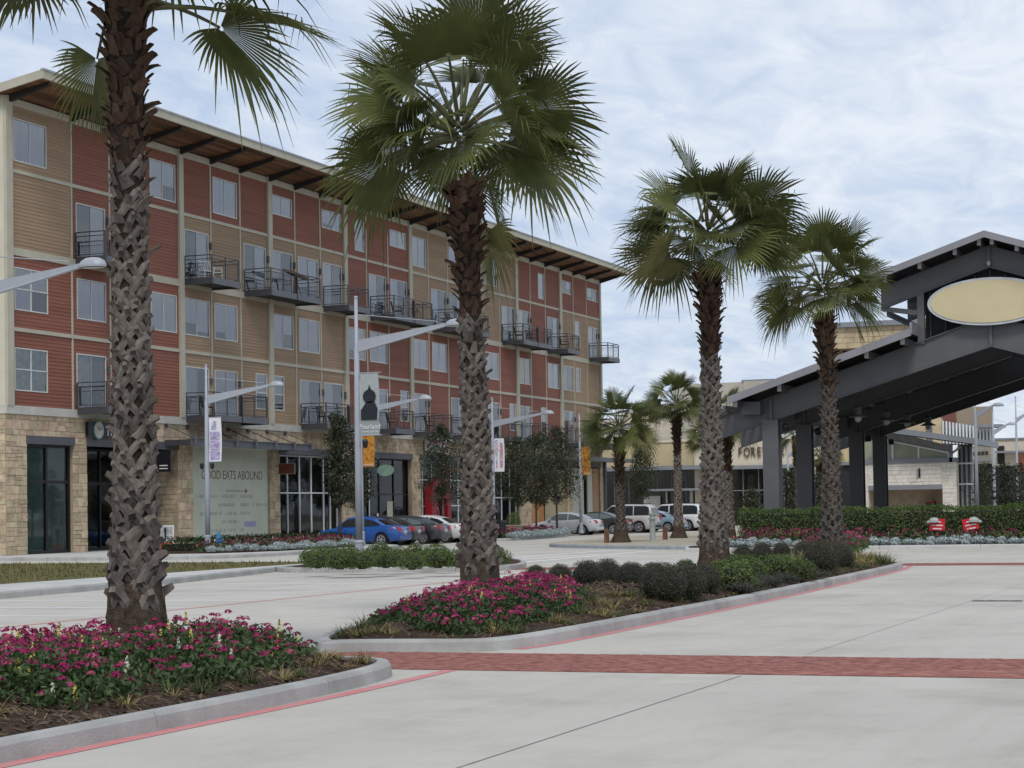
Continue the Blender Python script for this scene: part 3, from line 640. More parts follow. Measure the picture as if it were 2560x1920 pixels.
s2_ = shopfront(5.95, 13.5, 1.9, [7.4, 8.4, 9.8, 11.6], [3.2], m_mul_k, w_=.11); box('film', m_film, s2_, 5.95, 7.4, 1.98, 1.99, .2, 4.7)
for a, b in ((5.86, 5.9), (13.58, 13.62)): pass
st2 = MB(); ashlar(.05, 1.95, .15, ZL0, lambda a, b, c, d: st2.box(13.56-rnd.uniform(0, .02), 13.7, a+g_, b-g_, c+g_, d-g_)); tag(build('return_wall_stones', st2, m_stonef, ap, fix=False), kind='stuff')
box('door_leaf', m_black, ap, 7.45, 8.35, 1.75, 1.8, .17, 2.6)
pn = box('poster_panel', M('cream poster', (.55, .57, .455), .6, .06, .5), ap, 14.97, 22.72, .1, .2, .15, ZL1)
m_ink = M('poster ink brown', (.2, .175, .145), .8); m_ink2 = M('poster ink faint', (.40, .41, .33), .8)
text('lettering', 'GOOD EATS ABOUND', m_ink, pn, (19.05, .095, 3.62), .62, FACE_FRONT, .002, sx=.98)
build('arrow', MB().box(18.3, 20.3, .092, .098, 2.84, 2.87), m_ink, pn, fix=False); build('arrow_head', MB().add([(20.3, .094, 2.72), (20.55, .094, 2.855), (20.3, .094, 2.99)], [(0, 1, 2)]), M('poster red', (.3, .05, .05), .7), pn)
def blurred_line(x0, x1, z, h=.17):                      # lettering too faint to read in the photograph: only its strokes
    mb = MB(); x = x0; r = random.Random(int(x0*100+z*10))
    while x < x1-.05:
        w_ = r.uniform(.05, .11)
        if r.random() < .12: x += .12; continue
        k = r.randrange(3)
        if k != 1: mb.box(x, x+.022, .092, .098, z, z+h)
        if k != 2: mb.box(x+w_-.022, x+w_, .092, .098, z, z+h)
        mb.box(x+.022, x+w_-.022, .0925, .0975, z+h*r.choice((0, .42, .85)), z+h*r.choice((0, .42, .85))+.022) if r.random() < 0 else mb.box(x+.022, x+w_-.022, .0925, .0975, z+h*.42, z+h*.42+.022)
        x += w_+.045
    tag(build('faint_lettering', mb, m_ink2, pn, fix=False), kind='stuff')
for x0, x1, z in ((15.4, 19.35, 2.3), (19.75, 21.05, 2.3), (17.6, 19.35, 1.87), (19.75, 22.5, 1.87), (15.8, 19.35, 1.45), (19.75, 20.85, 1.45), (17.9, 19.35, 1.03), (16.6, 19.35, .62), (19.75, 20.1, .62)): blurred_line(x0, x1, z+.2)
box('notice', M('notice lavender', (.36, .36, .56), .7), pn, 20.2, 21.4, .09, .1, 1.05, 1.32)
s4_ = shopfront(23.9, 31.05, .3, [25.19, 26.58, 27.94, 29.41, 30.2], [2.77], m_mul_w)
for k, x in enumerate((24.1, 25.5, 26.9)):
    lm = build('hanging_lantern', MB().lathe([(.06, .5), (.28, .46), (.34, .1), (.3, 0)], 10, (x+.5, 1.2, 2.9)), M('white lantern', (.6, .6, .57), .7), s4_)
box('back_wall', M('dark red interior', (.07, .018, .015), .8, .2, 1), s4_, 23.9, 31, 2.6, 2.7, 2.9, 4.75)
for k in range(5): box('hanging_decoration', M('green decoration', (.06, .2, .09), .6), s4_, 24.5+k*1.35, 24.75+k*1.35, .6, .65, 2.1-.1*(k % 2), 2.55)
s5_ = shopfront(33.05, 40.6, .3, [35.2, 36.6, 38.6], [2.7], m_mul_k); box('mullion', m_mul_w, s5_, 35.1, 35.18, .2, .24, .2, 4.7)
box('poster', M('notice cream', (.5, .5, .36), .7), s5_, 37.7, 38.5, .28, .29, .9, 2.3); box('poster', M('notice white', (.7, .7, .7), .7), s5_, 36.3, 36.5, .28, .29, 1.2, 1.6)
s6_ = shopfront(42.0, 49.65, .3, [42.8, 44.2, 45.9, 47.2, 48.4], [2.0, 3.6], m_mul_w)
m_redp = M('red portal paint', (.27, .01, .016), .45, .1, 1)
arch = [(42.85, .16), (42.85, 2.9)]+[(44.35-1.5*math.cos(a), 2.9+.85*math.sin(a)) for a in [PI*k/10 for k in range(11)]]+[(45.85, .16), (45.25, .16), (45.25, 2.45), (43.6, 2.45), (43.6, .16)]
build('portal', MB().ext(arch, 'y', -.35, .15), m_redp, s6_); box('door_leaf', M('maroon door', (.09, .01, .02), .5), s6_, 43.7, 45.2, .1, .15, .17, 2.4)
dl = build('door_emblem', MB().lathe([(.42, 0), (.42, .02)], 24), M('emblem pale', (.5, .42, .45), .6), s6_, loc=(44.45, .085, 1.55), rot=(PI/2, 0, 0))
build('door_emblem_centre', MB().lathe([(.3, 0), (.3, .02)], 24), M('maroon door', (.09, .01, .02), .5), s6_, loc=(44.45, .07, 1.55), rot=(PI/2, 0, 0))
for k, (x, z) in enumerate(((46.3, 4.3), (46.9, 4.1), (47.5, 4.35), (48.1, 4.1))): build('neon_stroke', MB().tube([(x+.28*math.cos(q), .2, z+.2*math.sin(q)) for q in [.4+.5*j for j in range(9)]], .035, 6), M('neon orange', (.75, .13, .06), .5), s6_)
s7_ = shopfront(50.95, 58.55, .3, [52.6, 54.3, 55.9, 57.4], [2.5], m_mul_w)
s8_ = shopfront(60.85, 68.35, .3, [62.4, 64, 66, 67.2], [2.6], m_mul_k); box('poster_panel', M('poster ochre', (.42, .30, .12), .7, .3, .7, col2=(.45, .12, .03)), s8_, 61.0, 63.9, .2, .21, .2, 3.6); box('poster_panel', M('poster tan', (.4, .33, .2), .7, .1, .5), s8_, 64.1, 68.3, .2, .21, .2, 4.5)
s9_ = empty('shopfront'); s9_.parent = ap
box('panel', M('cream poster', (.40, .44, .33), .6), s9_, 69.45, 72.2, .1, .2, .15, 4.7); box('panel', M('cream poster', (.40, .44, .33), .6), s9_, 73.1, 74.2, .1, .2, .15, 4.7); box('panel', M('poster photo', (.36, .29, .16), .7, .3, .8, col2=(.4, .18, .1)), s9_, 74.3, 75.7, .1, .2, .15, 4.7)
box('post', m_steel, s9_, 72.3, 72.6, -1.6, -1.4, .15, 5.2); box('canopy', m_steel2, s9_, 66.5, 79.0, -1.9, -.02, 5.2, 5.36); box('canopy_edge', m_steel2, s9_, 66.4, 79.1, -1.98, -1.9, 5.12, 5.42)
# awning over the poster
aw = empty('awning'); aw.parent = ap
box('front_beam', m_steel2, aw, 12.35, 24.5, -1.55, -1.45, 4.93, 5.24); box('flange', m_steel2, aw, 12.33, 24.52, -1.62, -1.42, 5.24, 5.265); box('flange', m_steel2, aw, 12.33, 24.52, -1.62, -1.42, 4.905, 4.93)
box('end_beam', m_steel, aw, 12.35, 12.45, -1.45, -.05, 4.95, 5.22); box('end_beam', m_steel, aw, 24.4, 24.5, -1.45, -.05, 4.95, 5.22)
box('deck', M('awning deck', (.08, .08, .085), .7), aw, 12.45, 24.4, -1.45, -.04, 5.0, 5.06)
for x in (12.5, 14.45, 16.45, 18.4, 20.45, 22.45, 24.4):
    box('lug', m_steel2, aw, x-.06, x+.06, -1.66, -1.5, 4.95, 5.36)
    build('tie_rod', MB().tube([(x, -1.5, 5.3), (x, -.04, 5.93)], .025, 6), m_steel, aw); build('rod_plate', MB().lathe([(.13, 0), (.13, .05)], 10), m_steel, aw, loc=(x, -.09, 5.93), rot=(-PI/2, 0, 0))
# ================================================================ palms
m_leaf = M('palm leaf', (0.135, 0.147, 0.044), 0.6, 0.3, 2.2, spec=0.3, rand=0.28, col2=(0.068, 0.084, 0.026), trans=0.22)
m_leaf2 = M('palm leaf yellowing', (0.17, 0.165, 0.055), 0.55, 0.25, 2.2, spec=0.4, rand=0.2, trans=0.25)
m_pet = M('petiole', (0.12, 0.12, 0.05), 0.5, 0.2, 3, spec=0.4)
m_boot = M('weathered leaf base', (0.185, 0.16, 0.138), 0.9, 0.3, 7, 0.7, 40, rand=0.35, col2=(0.085, 0.07, 0.06), stretch=(1, 1, .35), spec=0.2)
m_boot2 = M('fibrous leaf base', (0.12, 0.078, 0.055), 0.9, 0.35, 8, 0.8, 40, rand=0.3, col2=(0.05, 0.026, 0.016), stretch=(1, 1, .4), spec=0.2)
m_trunk = M('palm trunk core', (0.045, 0.033, 0.026), 0.95, 0.3, 10, 0.9, 40, stretch=(1, 1, .4), spec=0.1)
m_rootf = M('root fibre', (0.11, 0.082, 0.06), 0.95, 0.4, 12, 1.0, 50, col2=(0.035, 0.026, 0.02), spec=0.1)
def frond_mesh(el, seed, petl=.96, bl=1.06, nseg=44, spread=1.9):
    """fan leaf: petiole leaving the crown in the XZ plane at elevation el, pleated blade, free drooping tips"""
    r = random.Random(seed); mb = MB(); pm = MB()
    el = math.radians(el); p = Vector((0.1, 0, 0.0)); d = Vector((math.cos(el), 0, math.sin(el))); sag = 0.16+0.22*math.cos(el)
    pts = [p.copy()]; n = 7
    for k in range(n):
        a = el-sag*(k+1)/n; d = Vector((math.cos(a), 0, math.sin(a))); p = p+d*petl/n; pts.append(p.copy())
    pm.tube(pts, [.034-.018*k/n for k in range(n+1)], 5)
    a = el-sag-r.uniform(.0, .35); ax = Vector((math.cos(a), 0, math.sin(a))); nr = Vector((-math.sin(a), 0, math.cos(a))); sy = Vector((0, 1, 0))
    tw = r.uniform(-1.0, 1.0); c_, s_ = math.cos(tw), math.sin(tw); sy, nr = sy*c_+nr*s_, nr*c_-sy*s_
    tips = MB()
    for k in range(nseg):
        th = -spread+2*spread*(k+.5)/nseg; dth = spread/nseg
        ln = bl*(1.0-.30*(abs(th)/spread)**2.2)*r.uniform(.93, 1.06); fold = .42
        fuse = .52+.1*r.random(); drp = r.uniform(.0, .3)+(.8 if r.random() < .16 else 0)
        side_cup = .35*abs(math.sin(th))
        prev = None; NS = 7
        for i in range(NS):
            f = .04+(1-.04)*i/(NS-1); rr = ln*f
            def pos(t_, lift):
                q = p+(ax*math.cos(t_)+sy*math.sin(t_))*rr+nr*(rr*side_cup*.55+lift)
                ex = max(0, f-fuse)/(1-fuse); 
                q = q+Vector((0, 0, -1))*(drp*ln*.42*ex**1.8)-ax*0
                q = q+Vector((0, 0, -1))*(.07*ln*f*f)
                return q
            wd = dth if f < fuse else dth*max(0.06, (1-(f-fuse)/(1-fuse))**.8)*(fuse/f)**.5
            row = (pos(th-wd, 0), pos(th, -fold*wd*rr), pos(th+wd, 0))
            if prev: mb.add([*prev, *row], [(0, 1, 4, 3), (1, 2, 5, 4)])
            prev = row
        if r.random() < .3:                       # loose thread off the split
            q0 = p+(ax*math.cos(th)+sy*math.sin(th))*ln*.7+nr*(ln*.7*side_cup*.55)
            q1 = q0+Vector((r.uniform(-.08, .08), r.uniform(-.08, .08), -r.uniform(.15, .38)))
            w_ = Vector((.006, .006, 0)); mb.add([q0-w_, q0+w_, q1], [(0, 1, 2)])
    return mb, pm
FR = []
for el in (82, 68, 54, 40, 26, 12, -4, -20, -38, -58):
    for v in (0, 1):
        bl, pe = frond_mesh(el, el*7+v*131+5)
        FR.append((el, bl.mesh('frond', True), pe.mesh('petiole', True)))
def boot_mesh(seed):
    r = random.Random(seed); mb = MB(); w0 = .125*r.uniform(.85, 1.15); w1 = w0*r.uniform(.42, .6); l = .30*r.uniform(.8, 1.2); out = r.uniform(.05, .13); th = .02
    sk = r.uniform(-.05, .05); rows = []
    for f in (0, .35, .7, 1.0):
        w_ = w0+(w1-w0)*f**.8; x = .005+out*f**2.2; z = l*f; y = sk*f; cv = .25*w_
        rows.append([(x-cv, y-w_, z), (x+.012, y, z+.008), (x-cv, y+w_, z), (x-cv-th, y+w_*.9, z), (x-th, y, z), (x-cv-th, y-w_*.9, z)])
    vs = [q for row in rows for q in row]; fs = []
    for i in range(3):
        for j in range(6): fs.append((i*6+j, i*6+(j+1) % 6, (i+1)*6+(j+1) % 6, (i+1)*6+j))
    fs.append(tuple(range(18, 24))); return mb.add(vs, fs)
def vee_mesh(seed):
    """cut leaf base: two arms that clasp the trunk, meeting in a stub"""
    r = random.Random(seed); mb = MB(); stub = r.uniform(.02, .10); R_ = .19
    for sg in (-1, 1):
        W_ = .165*r.uniform(.9, 1.1); n = 4; rows = []
        for i in range(n+1):
            f = i/n; y = sg*W_*(.08+.92*f**.9); z = -.26*f**1.05; w_ = .042-.008*f; lift = .034*(1-f)**1.1+.002
            dy, dz = .80*w_, .60*w_*sg
            a = Vector((lift-y*y/(2*R_), y-dy, z-dz*sg*sg*sg)); b = Vector((lift-y*y/(2*R_), y+dy, z+dz*sg))
            a = Vector((lift-(y-dy)**2/(2*R_), y-dy, z-dz)); b = Vector((lift-(y+dy)**2/(2*R_), y+dy, z+dz)); m_ = (a+b)/2+Vector((.014, 0, 0))
            rows.append((a-Vector((.03, 0, 0)), a, m_, b, b-Vector((.03, 0, 0))))
        vs = [q for row in rows for q in row]; fs = [(i*5+j, i*5+j+1, (i+1)*5+j+1, (i+1)*5+j) for i in range(n) for j in range(4)]
        mb.add(vs, fs+[(0, 1, 2, 3, 4)])
    w0 = .042; up = r.uniform(.02, .09); sk = r.uniform(-.03, .03)
    q = [(.0, -w0, -.07), (.0, w0, -.07), (.0, w0*.7, .03), (.0, -w0*.7, .03)]; w1 = w0*r.uniform(.45, .75)
    e_ = [(stub+.03, sk-w1, up-.035), (stub+.03, sk+w1, up-.03), (stub+.012, sk+w1*.8, up+.012), (stub+.012, sk-w1*.8, up+.008)]
    return mb.add(q+e_, [(0, 1, 5, 4), (1, 2, 6, 5), (2, 3, 7, 6), (3, 0, 4, 7), (4, 5, 6, 7)])
VEE = [vee_mesh(k*3+1).mesh('leaf_base', False, True) for k in range(7)]
for b_ in VEE: b_.materials.append(m_boot)
BOOT = [boot_mesh(k).mesh('leaf_base', False, True) for k in range(6)]
def palm(base, zb, H, r0, label, seed, single=False, nf=30, scale=1.0, lean=(0, 0), flare=.16, size='full', fr=1.0, skirt=(), co=.62, lo=1.27):
    r = random.Random(seed); root = empty('palm_tree', (base[0], base[1], zb)); tag(root, label, 'palm', 'fan palms of the street')
    def ax(z): f = z/H; return Vector((lean[0]*f*f, lean[1]*f*f, z))
    def rad(z): return r0*(1+flare*4.6*math.exp(-z/(1.15 if flare <= .2 else .45))+.42*math.exp(-((H-z)/1.2)**2)-.06*(z/H))
    n = 22; mb = MB(); mb.tube([ax(z) for z in [H*k/n-.3*(k == 0) for k in range(n+1)]], [rad(H*k/n)*.93 for k in range(n+1)], 14)
    tr = build('trunk', mb, m_trunk, root, True)
    if flare > .1:
        fb = MB(); n2 = 9; zz = [-.2]+[.72*k/8 for k in range(9)]; k0 = len(fb.v); nn = 26
        for z in zz:
            for j in range(nn):
                t_ = 2*PI*j/nn; q = rad(max(z, 0))*1.06*(1+.05*math.sin(5*t_+z*4)+.03*r.uniform(-1, 1)); c_ = ax(max(z, 0)); fb.v.append((c_.x+q*math.cos(t_), c_.y+q*math.sin(t_), z))
        for i in range(len(zz)-1):
            for j in range(nn): fb.f.append((i*nn+j, i*nn+(j+1) % nn, (i+1)*nn+(j+1) % nn, (i+1)*nn+j))
        build('root_flare', fb, m_rootf, root, True)
    low = MB(); up = MB(); k = 0; N_ = 6; row = 0; z = .62 if flare > .1 else .2; zt = H-1.95
    sites = []
    while z < zt:
        for j in range(N_): sites.append((z+r.uniform(-.035, .035), (j+.5*(row % 2)+row*.06+r.uniform(-.14, .14))*2*PI/N_, False))
        row += 1; z += .128
    while z < H-.02:
        n_ = 8
        for j in range(n_): sites.append((z+r.uniform(-.05, .05), (j+.5*(row % 2)+r.uniform(-.3, .3))*2*PI/n_, True))
        row += 1; z += .115
    for z, t_, top in sites:
        k += 1; R_ = rad(z)*.95; c_ = ax(z); bl = min(1, max(0, (z-zt+1.3)/1.3)); top = top or r.random() < bl*.55; sc = (.88+.2*r.random())*(R_/.19)
        if top:
            mt = Matrix.Translation((c_.x+R_*math.cos(t_), c_.y+R_*math.sin(t_), z-.1)) @ Matrix.Rotation(t_, 4, 'Z') @ Matrix.Rotation(r.uniform(-.55, .55), 4, 'X') @ Matrix.Rotation(r.uniform(.0, .8)**1.4, 4, 'Y') @ Matrix.Scale(sc*.62*r.uniform(.7, 1.2), 4); me = (BOOT2 if z > zt-.1 else BOOT)[r.randrange(6)]
        else:
            mt = Matrix.Translation((c_.x+R_*math.cos(t_), c_.y+R_*math.sin(t_), z)) @ Matrix.Rotation(t_, 4, 'Z') @ Matrix.Rotation(r.uniform(-.2, .2), 4, 'X') @ Matrix.Rotation(r.uniform(-.05, .1), 4, 'Y') @ Matrix.Scale(sc, 4); me = VEE[r.randrange(7)]
        if single and (k <= 298):
            o = link('leaf_base', me, None, tr); o.matrix_local = mt
        else:
            tgt = up if (top and z > zt-.1) else low; kk = len(tgt.v); tgt.v += [tuple(mt @ v.co) for v in me.vertices]; tgt.f += [tuple(i+kk for i in f.vertices) for f in me.polygons]
    if low.f: tag(build('leaf_bases', low, m_boot, tr, fix=False), kind='stuff')
    if up.f: tag(build('upper_leaf_bases', up, m_boot2, tr, fix=False), kind='stuff')
    c_ = ax(H+co)
    crown = bpy.data.objects.new('crown', None); COL.objects.link(crown); crown.parent = root; crown.location = c_
    els = [math.degrees(math.asin(1-lo*(q+.5)/24)) for q in range(24)]
    for i in range(nf):
        el = els[int(i*len(els)/nf)]+r.uniform(-5, 5); az = i*2.399963+r.uniform(-.3, .3)+seed
        idx = min(range(len(FR)), key=lambda q: abs(FR[q][0]-el)+r.random()*6)
        e_, bm_, pm_ = FR[idx]; sc = scale*fr*r.uniform(.88, 1.1)
        zoff = -.38+.5*(el+20)/105
        fo = link('frond', bm_ if not (el < 6 and r.random() < .2) else FRY[idx], None, crown, (0, 0, zoff), (r.uniform(-.12, .12), r.uniform(-.06, .06), az), (sc, sc, sc))
        link('petiole', pm_, None, fo)
    for el, az, sc, zo in skirt:                  # dead or hanging leaves below the crown
        idx = min(range(len(FR)), key=lambda q: abs(FR[q][0]-el)); fo = link('hanging_frond', (FRY if el < -50 and seed != 11 else [q[1] for q in FR])[idx], None, crown, (0, 0, zo), (0, 0, az), (sc, sc, sc)); link('petiole', FR[idx][2], None, fo)
    return root
BOOT2 = []
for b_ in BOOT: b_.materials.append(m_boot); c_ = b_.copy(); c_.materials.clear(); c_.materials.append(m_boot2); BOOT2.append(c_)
FRY = []
for e_, bm_, pm_ in FR: bm_.materials.append(m_leaf); pm_.materials.append(m_pet); c_ = bm_.copy(); c_.materials.clear(); c_.materials.append(m_leaf2); FRY.append(c_)
RIGHT = math.atan2(RT.y, RT.x)                    # azimuth that points right in the picture
def pxbase(u, t): p = on_y(u, -t); return (p.x, p.y)
def zbed(k, b): return bed_height(k, b)-.03
b_ = pxbase(338, 38.25); palm(b_, zbed('I1', b_), 7.05, .168, 'nearest tall palm in the left flower bed, its crown cut off by the picture edge', 11, True, 32, 1.0, (-.02, .06), .2, fr=1.0, co=1.3, lo=.9, skirt=((-58, RIGHT+2.6, .72, -1.6), (12, RIGHT+.12, 1.08, -1.78), (26, RIGHT-.25, 1.05, -1.8), (-4, RIGHT+.35, 1.0, -1.62), (12, RIGHT+PI, 1.0, -1.42), (26, RIGHT+PI+.35, 1.0, -1.5), (12, RIGHT+PI-.3, .95, -1.35), (40, RIGHT+1.2, 1.0, -1.7), (40, RIGHT+4.6, 1.0, -1.7)))
b_ = pxbase(1196, 37.7); palm(b_, zbed('I2', b_), 6.45, .175, 'tall palm rising from the middle flower bed in front of the apartment block', 23, True, 33, 1.08, (.0, .16), .2, co=.95, lo=1.18, skirt=((-58, RIGHT+.3, .9, -.9), (-38, RIGHT+.9, .9, -.3)))
b_ = pxbase(1782, 37.4); palm(b_, zbed('I2', b_), 6.7, .19, 'palm among the dark round shrubs, left of the steel pavilion', 31, False, 33, 1.05, (.05, .0), .2, co=.85, lo=1.18)
b_ = pxbase(2080, 37.6); palm(b_, zbed('I2', b_), 6.75, .19, 'palm standing before the pavilion with a torn brown leaf base low on its trunk', 47, False, 32, 1.0, (.05, .1), .2, co=.85, lo=1.15)
p_ = gp(1552, 1356, .15); palm((p_.x, p_.y), .15, 4.7, .18, 'short palm with a swollen base beside the white bollard', 53, False, 28, .95, flare=.34)
p_ = gp(1697, 1345, .15); palm((p_.x, p_.y), .15, 6.2, .17, 'thin palm behind the white bollard near the parked off-road cars', 61, False, 26, .9, flare=.34)
p_ = gp(1822, 1345, .15); palm((p_.x, p_.y), .15, 5.2, .18, 'reddish palm trunk half hidden behind the pavilion-side palm', 67, False, 24, .9, flare=.2)
p_ = at_depth(1992, 140); palm((p_.x, p_.y), .15, 6.3, .17, 'far palm seen between the pavilion columns under the store sign', 71, False, 20, .9, flare=.1)
p_ = at_depth(2050, 135); palm((p_.x, p_.y), .15, 4.6, .17, 'far palm seen behind the pavilion columns, right of the store sign', 73, False, 20, .9, flare=.1)
p_ = at_depth(1770, 150); palm((p_.x, p_.y), .15, 6.2, .17, 'far palm behind the parked cars, its crown under the pavilion eave', 79, False, 22, .9, flare=.1)
# ================================================================ beds, shrubs, hedges, trees
def fol(name, c, c2, rand=.15, trans=.2, scale=6, rough=.6): return M(name, c, rough, .2, scale, rand=rand, col2=c2, trans=trans, spec=.3)
m_fl_g = fol('bedding foliage', (.085, .13, .045), (.03, .055, .02)); m_mag = fol('magenta petals', (.37, .022, .13), (.22, .008, .06), 0, .25, 9); m_pnk = fol('pink petals', (.48, .10, .22), (.42, .03, .10), 0, .25, 9)
m_yel = fol('yellow petals', (.62, .56, .16), (.5, .4, .08), 0, .2, 9); m_wht = fol('white petals', (.66, .66, .55), (.5, .5, .4), 0, .2, 9); m_rd = fol('coral petals', (.5, .06, .05), (.4, .03, .03), 0, .2, 9)
def rq(mb, c, n, s, r, asp=1.0):
    """one small quad centred at c facing roughly n"""
    n = n.normalized(); a = n.cross(Vector((r.uniform(-1, 1), r.uniform(-1, 1), r.uniform(-1, 1)))).normalized(); b = n.cross(a)
    mb.add([c-a*s*asp, c-b*s*.5, c+a*s*asp, c+b*s*.5], [(0, 1, 2, 3)])
def rvec(r):
    z = r.uniform(-1, 1); t = r.uniform(0, 2*PI); q = math.sqrt(1-z*z); return Vector((q*math.cos(t), q*math.sin(t), z))
def in_poly(poly, r):
    xs = [p[0] for p in poly]; ys = [p[1] for p in poly]
    while True:
        p = (r.uniform(min(xs), max(xs)), r.uniform(min(ys), max(ys)))
        if pt_in(p, poly): return p
def flower_bed(poly, zf, n, label, seed, h=.36, head=.036, mix=(.7, .22, .04, .04), leaf=.07, per=14, avoid=None, hd=1.0):
    r = random.Random(seed); g_ = MB(); hb = [MB() for _ in range(4)]; hr = MB()
    for k in range(n):
        p = in_poly(poly, r)
        if math.sin(p[0]*2.7+1.3*math.sin(p[1]*2.2+seed))*math.sin(p[1]*3.1+p[0]*.7) < -.55 and r.random() < .75: continue
        if avoid and (Vector(p)-Vector(avoid[:2])).length < avoid[2]: continue
        e = edge_dist(p, poly); hh = h*(.55+.45*min(1, e/.5))*r.uniform(.7, 1.28); z0 = zf(p); b = Vector((p[0], p[1], z0))
        for j in range(per):
            f = r.random(); c = b+Vector((r.gauss(0, .07), r.gauss(0, .07), hh*(.12+.8*f))); d = rvec(r); d.z = abs(d.z)*.6+.15
            rq(g_, c, d, leaf*r.uniform(.6, 1.1), r, 1.15)
        if r.random() < hd:
            x = r.random(); kind = 0 if x < mix[0] else 1 if x < mix[0]+mix[1] else 2 if x < sum(mix[:3]) else 3
            if r.random() < .05: hh *= 1.15
            top = b+Vector((r.gauss(0, .05), r.gauss(0, .05), hh*r.uniform(.92, 1.12)))
            w_ = Vector((.004, .003, 0)); g_.add([b+Vector((0, 0, hh*.3))-w_, b+Vector((0, 0, hh*.3))+w_, top], [(0, 1, 2)])
            if kind < 2:
                R_ = head*r.uniform(.7, 1.3)
                for j in range(20):
                    d = rvec(r); d.z = abs(d.z)-.15; rq(hb[kind], top+Vector((d.x*R_, d.y*R_, d.z*R_*.7)), d+Vector((0, 0, .3)), head*.5, r, .7)
            else:
                for j in range(16): a = r.uniform(0, 2*PI); f = j/16; rq(hb[kind], top+Vector((math.cos(a)*.02*(1.2-f), math.sin(a)*.02*(1.2-f), -.07+f*.13)), Vector((math.cos(a), math.sin(a), .5)), .022, r, .8)
    o = build('flower_bed', g_, m_fl_g, fix=False); tag(o, label, 'flowers', kind='stuff')
    for q, m_, nm in zip(hb, (m_mag, m_pnk, m_yel, m_wht), ('magenta_blossoms', 'pink_blossoms', 'yellow_blossoms', 'white_blossoms')):
        if q.f: tag(build(nm, q, m_, o, fix=False), kind='stuff')
    return o
def gxy(pts, z=.3): return [(gp(u, v, z).x, gp(u, v, z).y) for u, v in pts]
z1f = lambda p: bed_height('I1', p)-.02
z2f = lambda p: bed_height('I2', p)-.02
FP1 = gxy([(-260, 1800), (0, 1742), (120, 1738), (205, 1735), (423, 1692), (611, 1668), (765, 1622), (775, 1608)])+S([(-50.6, 37.9), (-51.5, 37.0), (-54, 36.5), (-59, 36.4)])
flower_bed(FP1, z1f, 1900, 'crowded magenta flowers with a few yellow and white ones round the nearest palm', 3, .28, .045, (.66, .24, .055, .045), .036, 26, hd=.62)
FP2 = gxy([(945, 1540), (1031, 1556), (1147, 1566), (1292, 1546), (1440, 1517), (1445, 1490), (1380, 1468)])+S([(-38.5, 36.6), (-42, 37.0), (-44.2, 37.5)])
flower_bed(FP2, z2f, 1300, 'magenta flowers massed at the foot of the middle palm', 5, .28, .046, (.72, .24, .03, .01), .036, 24, hd=.7)
FP3 = gxy([(2000, 1395), (2150, 1385), (2172, 1372), (2160, 1362), (2040, 1372), (1990, 1385)])
flower_bed(FP3, z2f, 300, 'pink flowers behind the dark round shrubs at the far end of the middle bed', 6, .42, .045, (.5, .5, 0, 0), .08, 9)
# mulch chips
def chips(poly, zf, n, seed):
    r = random.Random(seed); mb = MB()
    for k in range(n):
        p = in_poly(poly, r)
        if edge_dist(p, poly) < .2: continue
        d = rvec(r); d.z = abs(d.z)+1.0; rq(mb, Vector((*p, zf(p)+.03)), d, r.uniform(.015, .045), r, 1.2)
    return mb
def straw(poly, zf, n, seed, label):
    r = random.Random(seed); mb = MB()
    for k in range(n):
        p = in_poly(poly, r)
        if edge_dist(p, poly) < .22: continue
        a = r.uniform(0, PI); l = r.uniform(.03, .11); d = Vector((math.cos(a)*l, math.sin(a)*l, r.uniform(-.01, .03))); c = Vector((*p, zf(p)+.035)); w_ = Vector((-d.y, d.x, 0)).normalized()*.004; mb.quad(c-d-w_, c-d+w_, c+d+w_*.4, c+d-w_*.4)
    tag(build('straw_litter', mb, M('dry straw', (.36, .28, .15), .9, .3, 4, col2=(.2, .14, .07)), fix=False), label, 'litter', kind='stuff')
straw([p for p in I1 if p[0] > -60]+S([(-60, 36.2), (-60, 40.7)]), z1f, 2600, 3, 'dry straw and leaf litter on the left bed'); straw(I2, z2f, 3600, 4, 'dry straw and leaf litter on the middle bed')
mb = chips([p for p in I1 if p[0] > -60]+S([(-60, 36.2), (-60, 40.7)]), z1f, 5200, 1); tag(build('mulch_chips', mb, M('mulch chip', (.15, .1, .07), .95, .4, 3, col2=(.04, .028, .02), rand=.0), fix=False), 'loose bark chips strewn over the left flower bed', 'mulch', kind='stuff')
mb = chips(I2, z2f, 6000, 2); tag(build('mulch_chips', mb, M('mulch chip', (.15, .1, .07)), fix=False), 'loose bark chips strewn over the middle planting bed', 'mulch', kind='stuff')
# grass tufts (lily turf)
def tuft_mesh(seed, n=42, h=.26):
    r = random.Random(seed); mb = MB()
    for k in range(n):
        a = r.uniform(0, 2*PI); l = h*r.uniform(.6, 1.25); out = r.uniform(.45, 1.3); w_ = .006*r.uniform(.8, 1.4); d = Vector((math.cos(a), math.sin(a), 0)); s_ = Vector((-d.y, d.x, 0))*w_; b = d*r.uniform(0, .05); prev = None
        for i in range(4):
            f = i/3; q = b+d*(l*out*f)+Vector((0, 0, l*(1.1*f-.82*min(1.15, out)*f*f))); ww = s_*(1-f*.9)
            if prev: mb.add([prev[0]-prev[1], prev[0]+prev[1], q+ww, q-ww], [(0, 1, 2, 3)])
            prev = (q, ww)
    return mb
TF = [tuft_mesh(k).mesh('grass_tuft') for k in range(4)]
m_tg = fol('lily turf green', (.10, .13, .04), (.05, .075, .025), .3); m_ts_ = fol('lily turf straw', (.33, .27, .11), (.2, .16, .06), .3)
for k, t_ in enumerate(TF): t_.materials.append(m_tg if k % 2 == 0 else m_ts_)
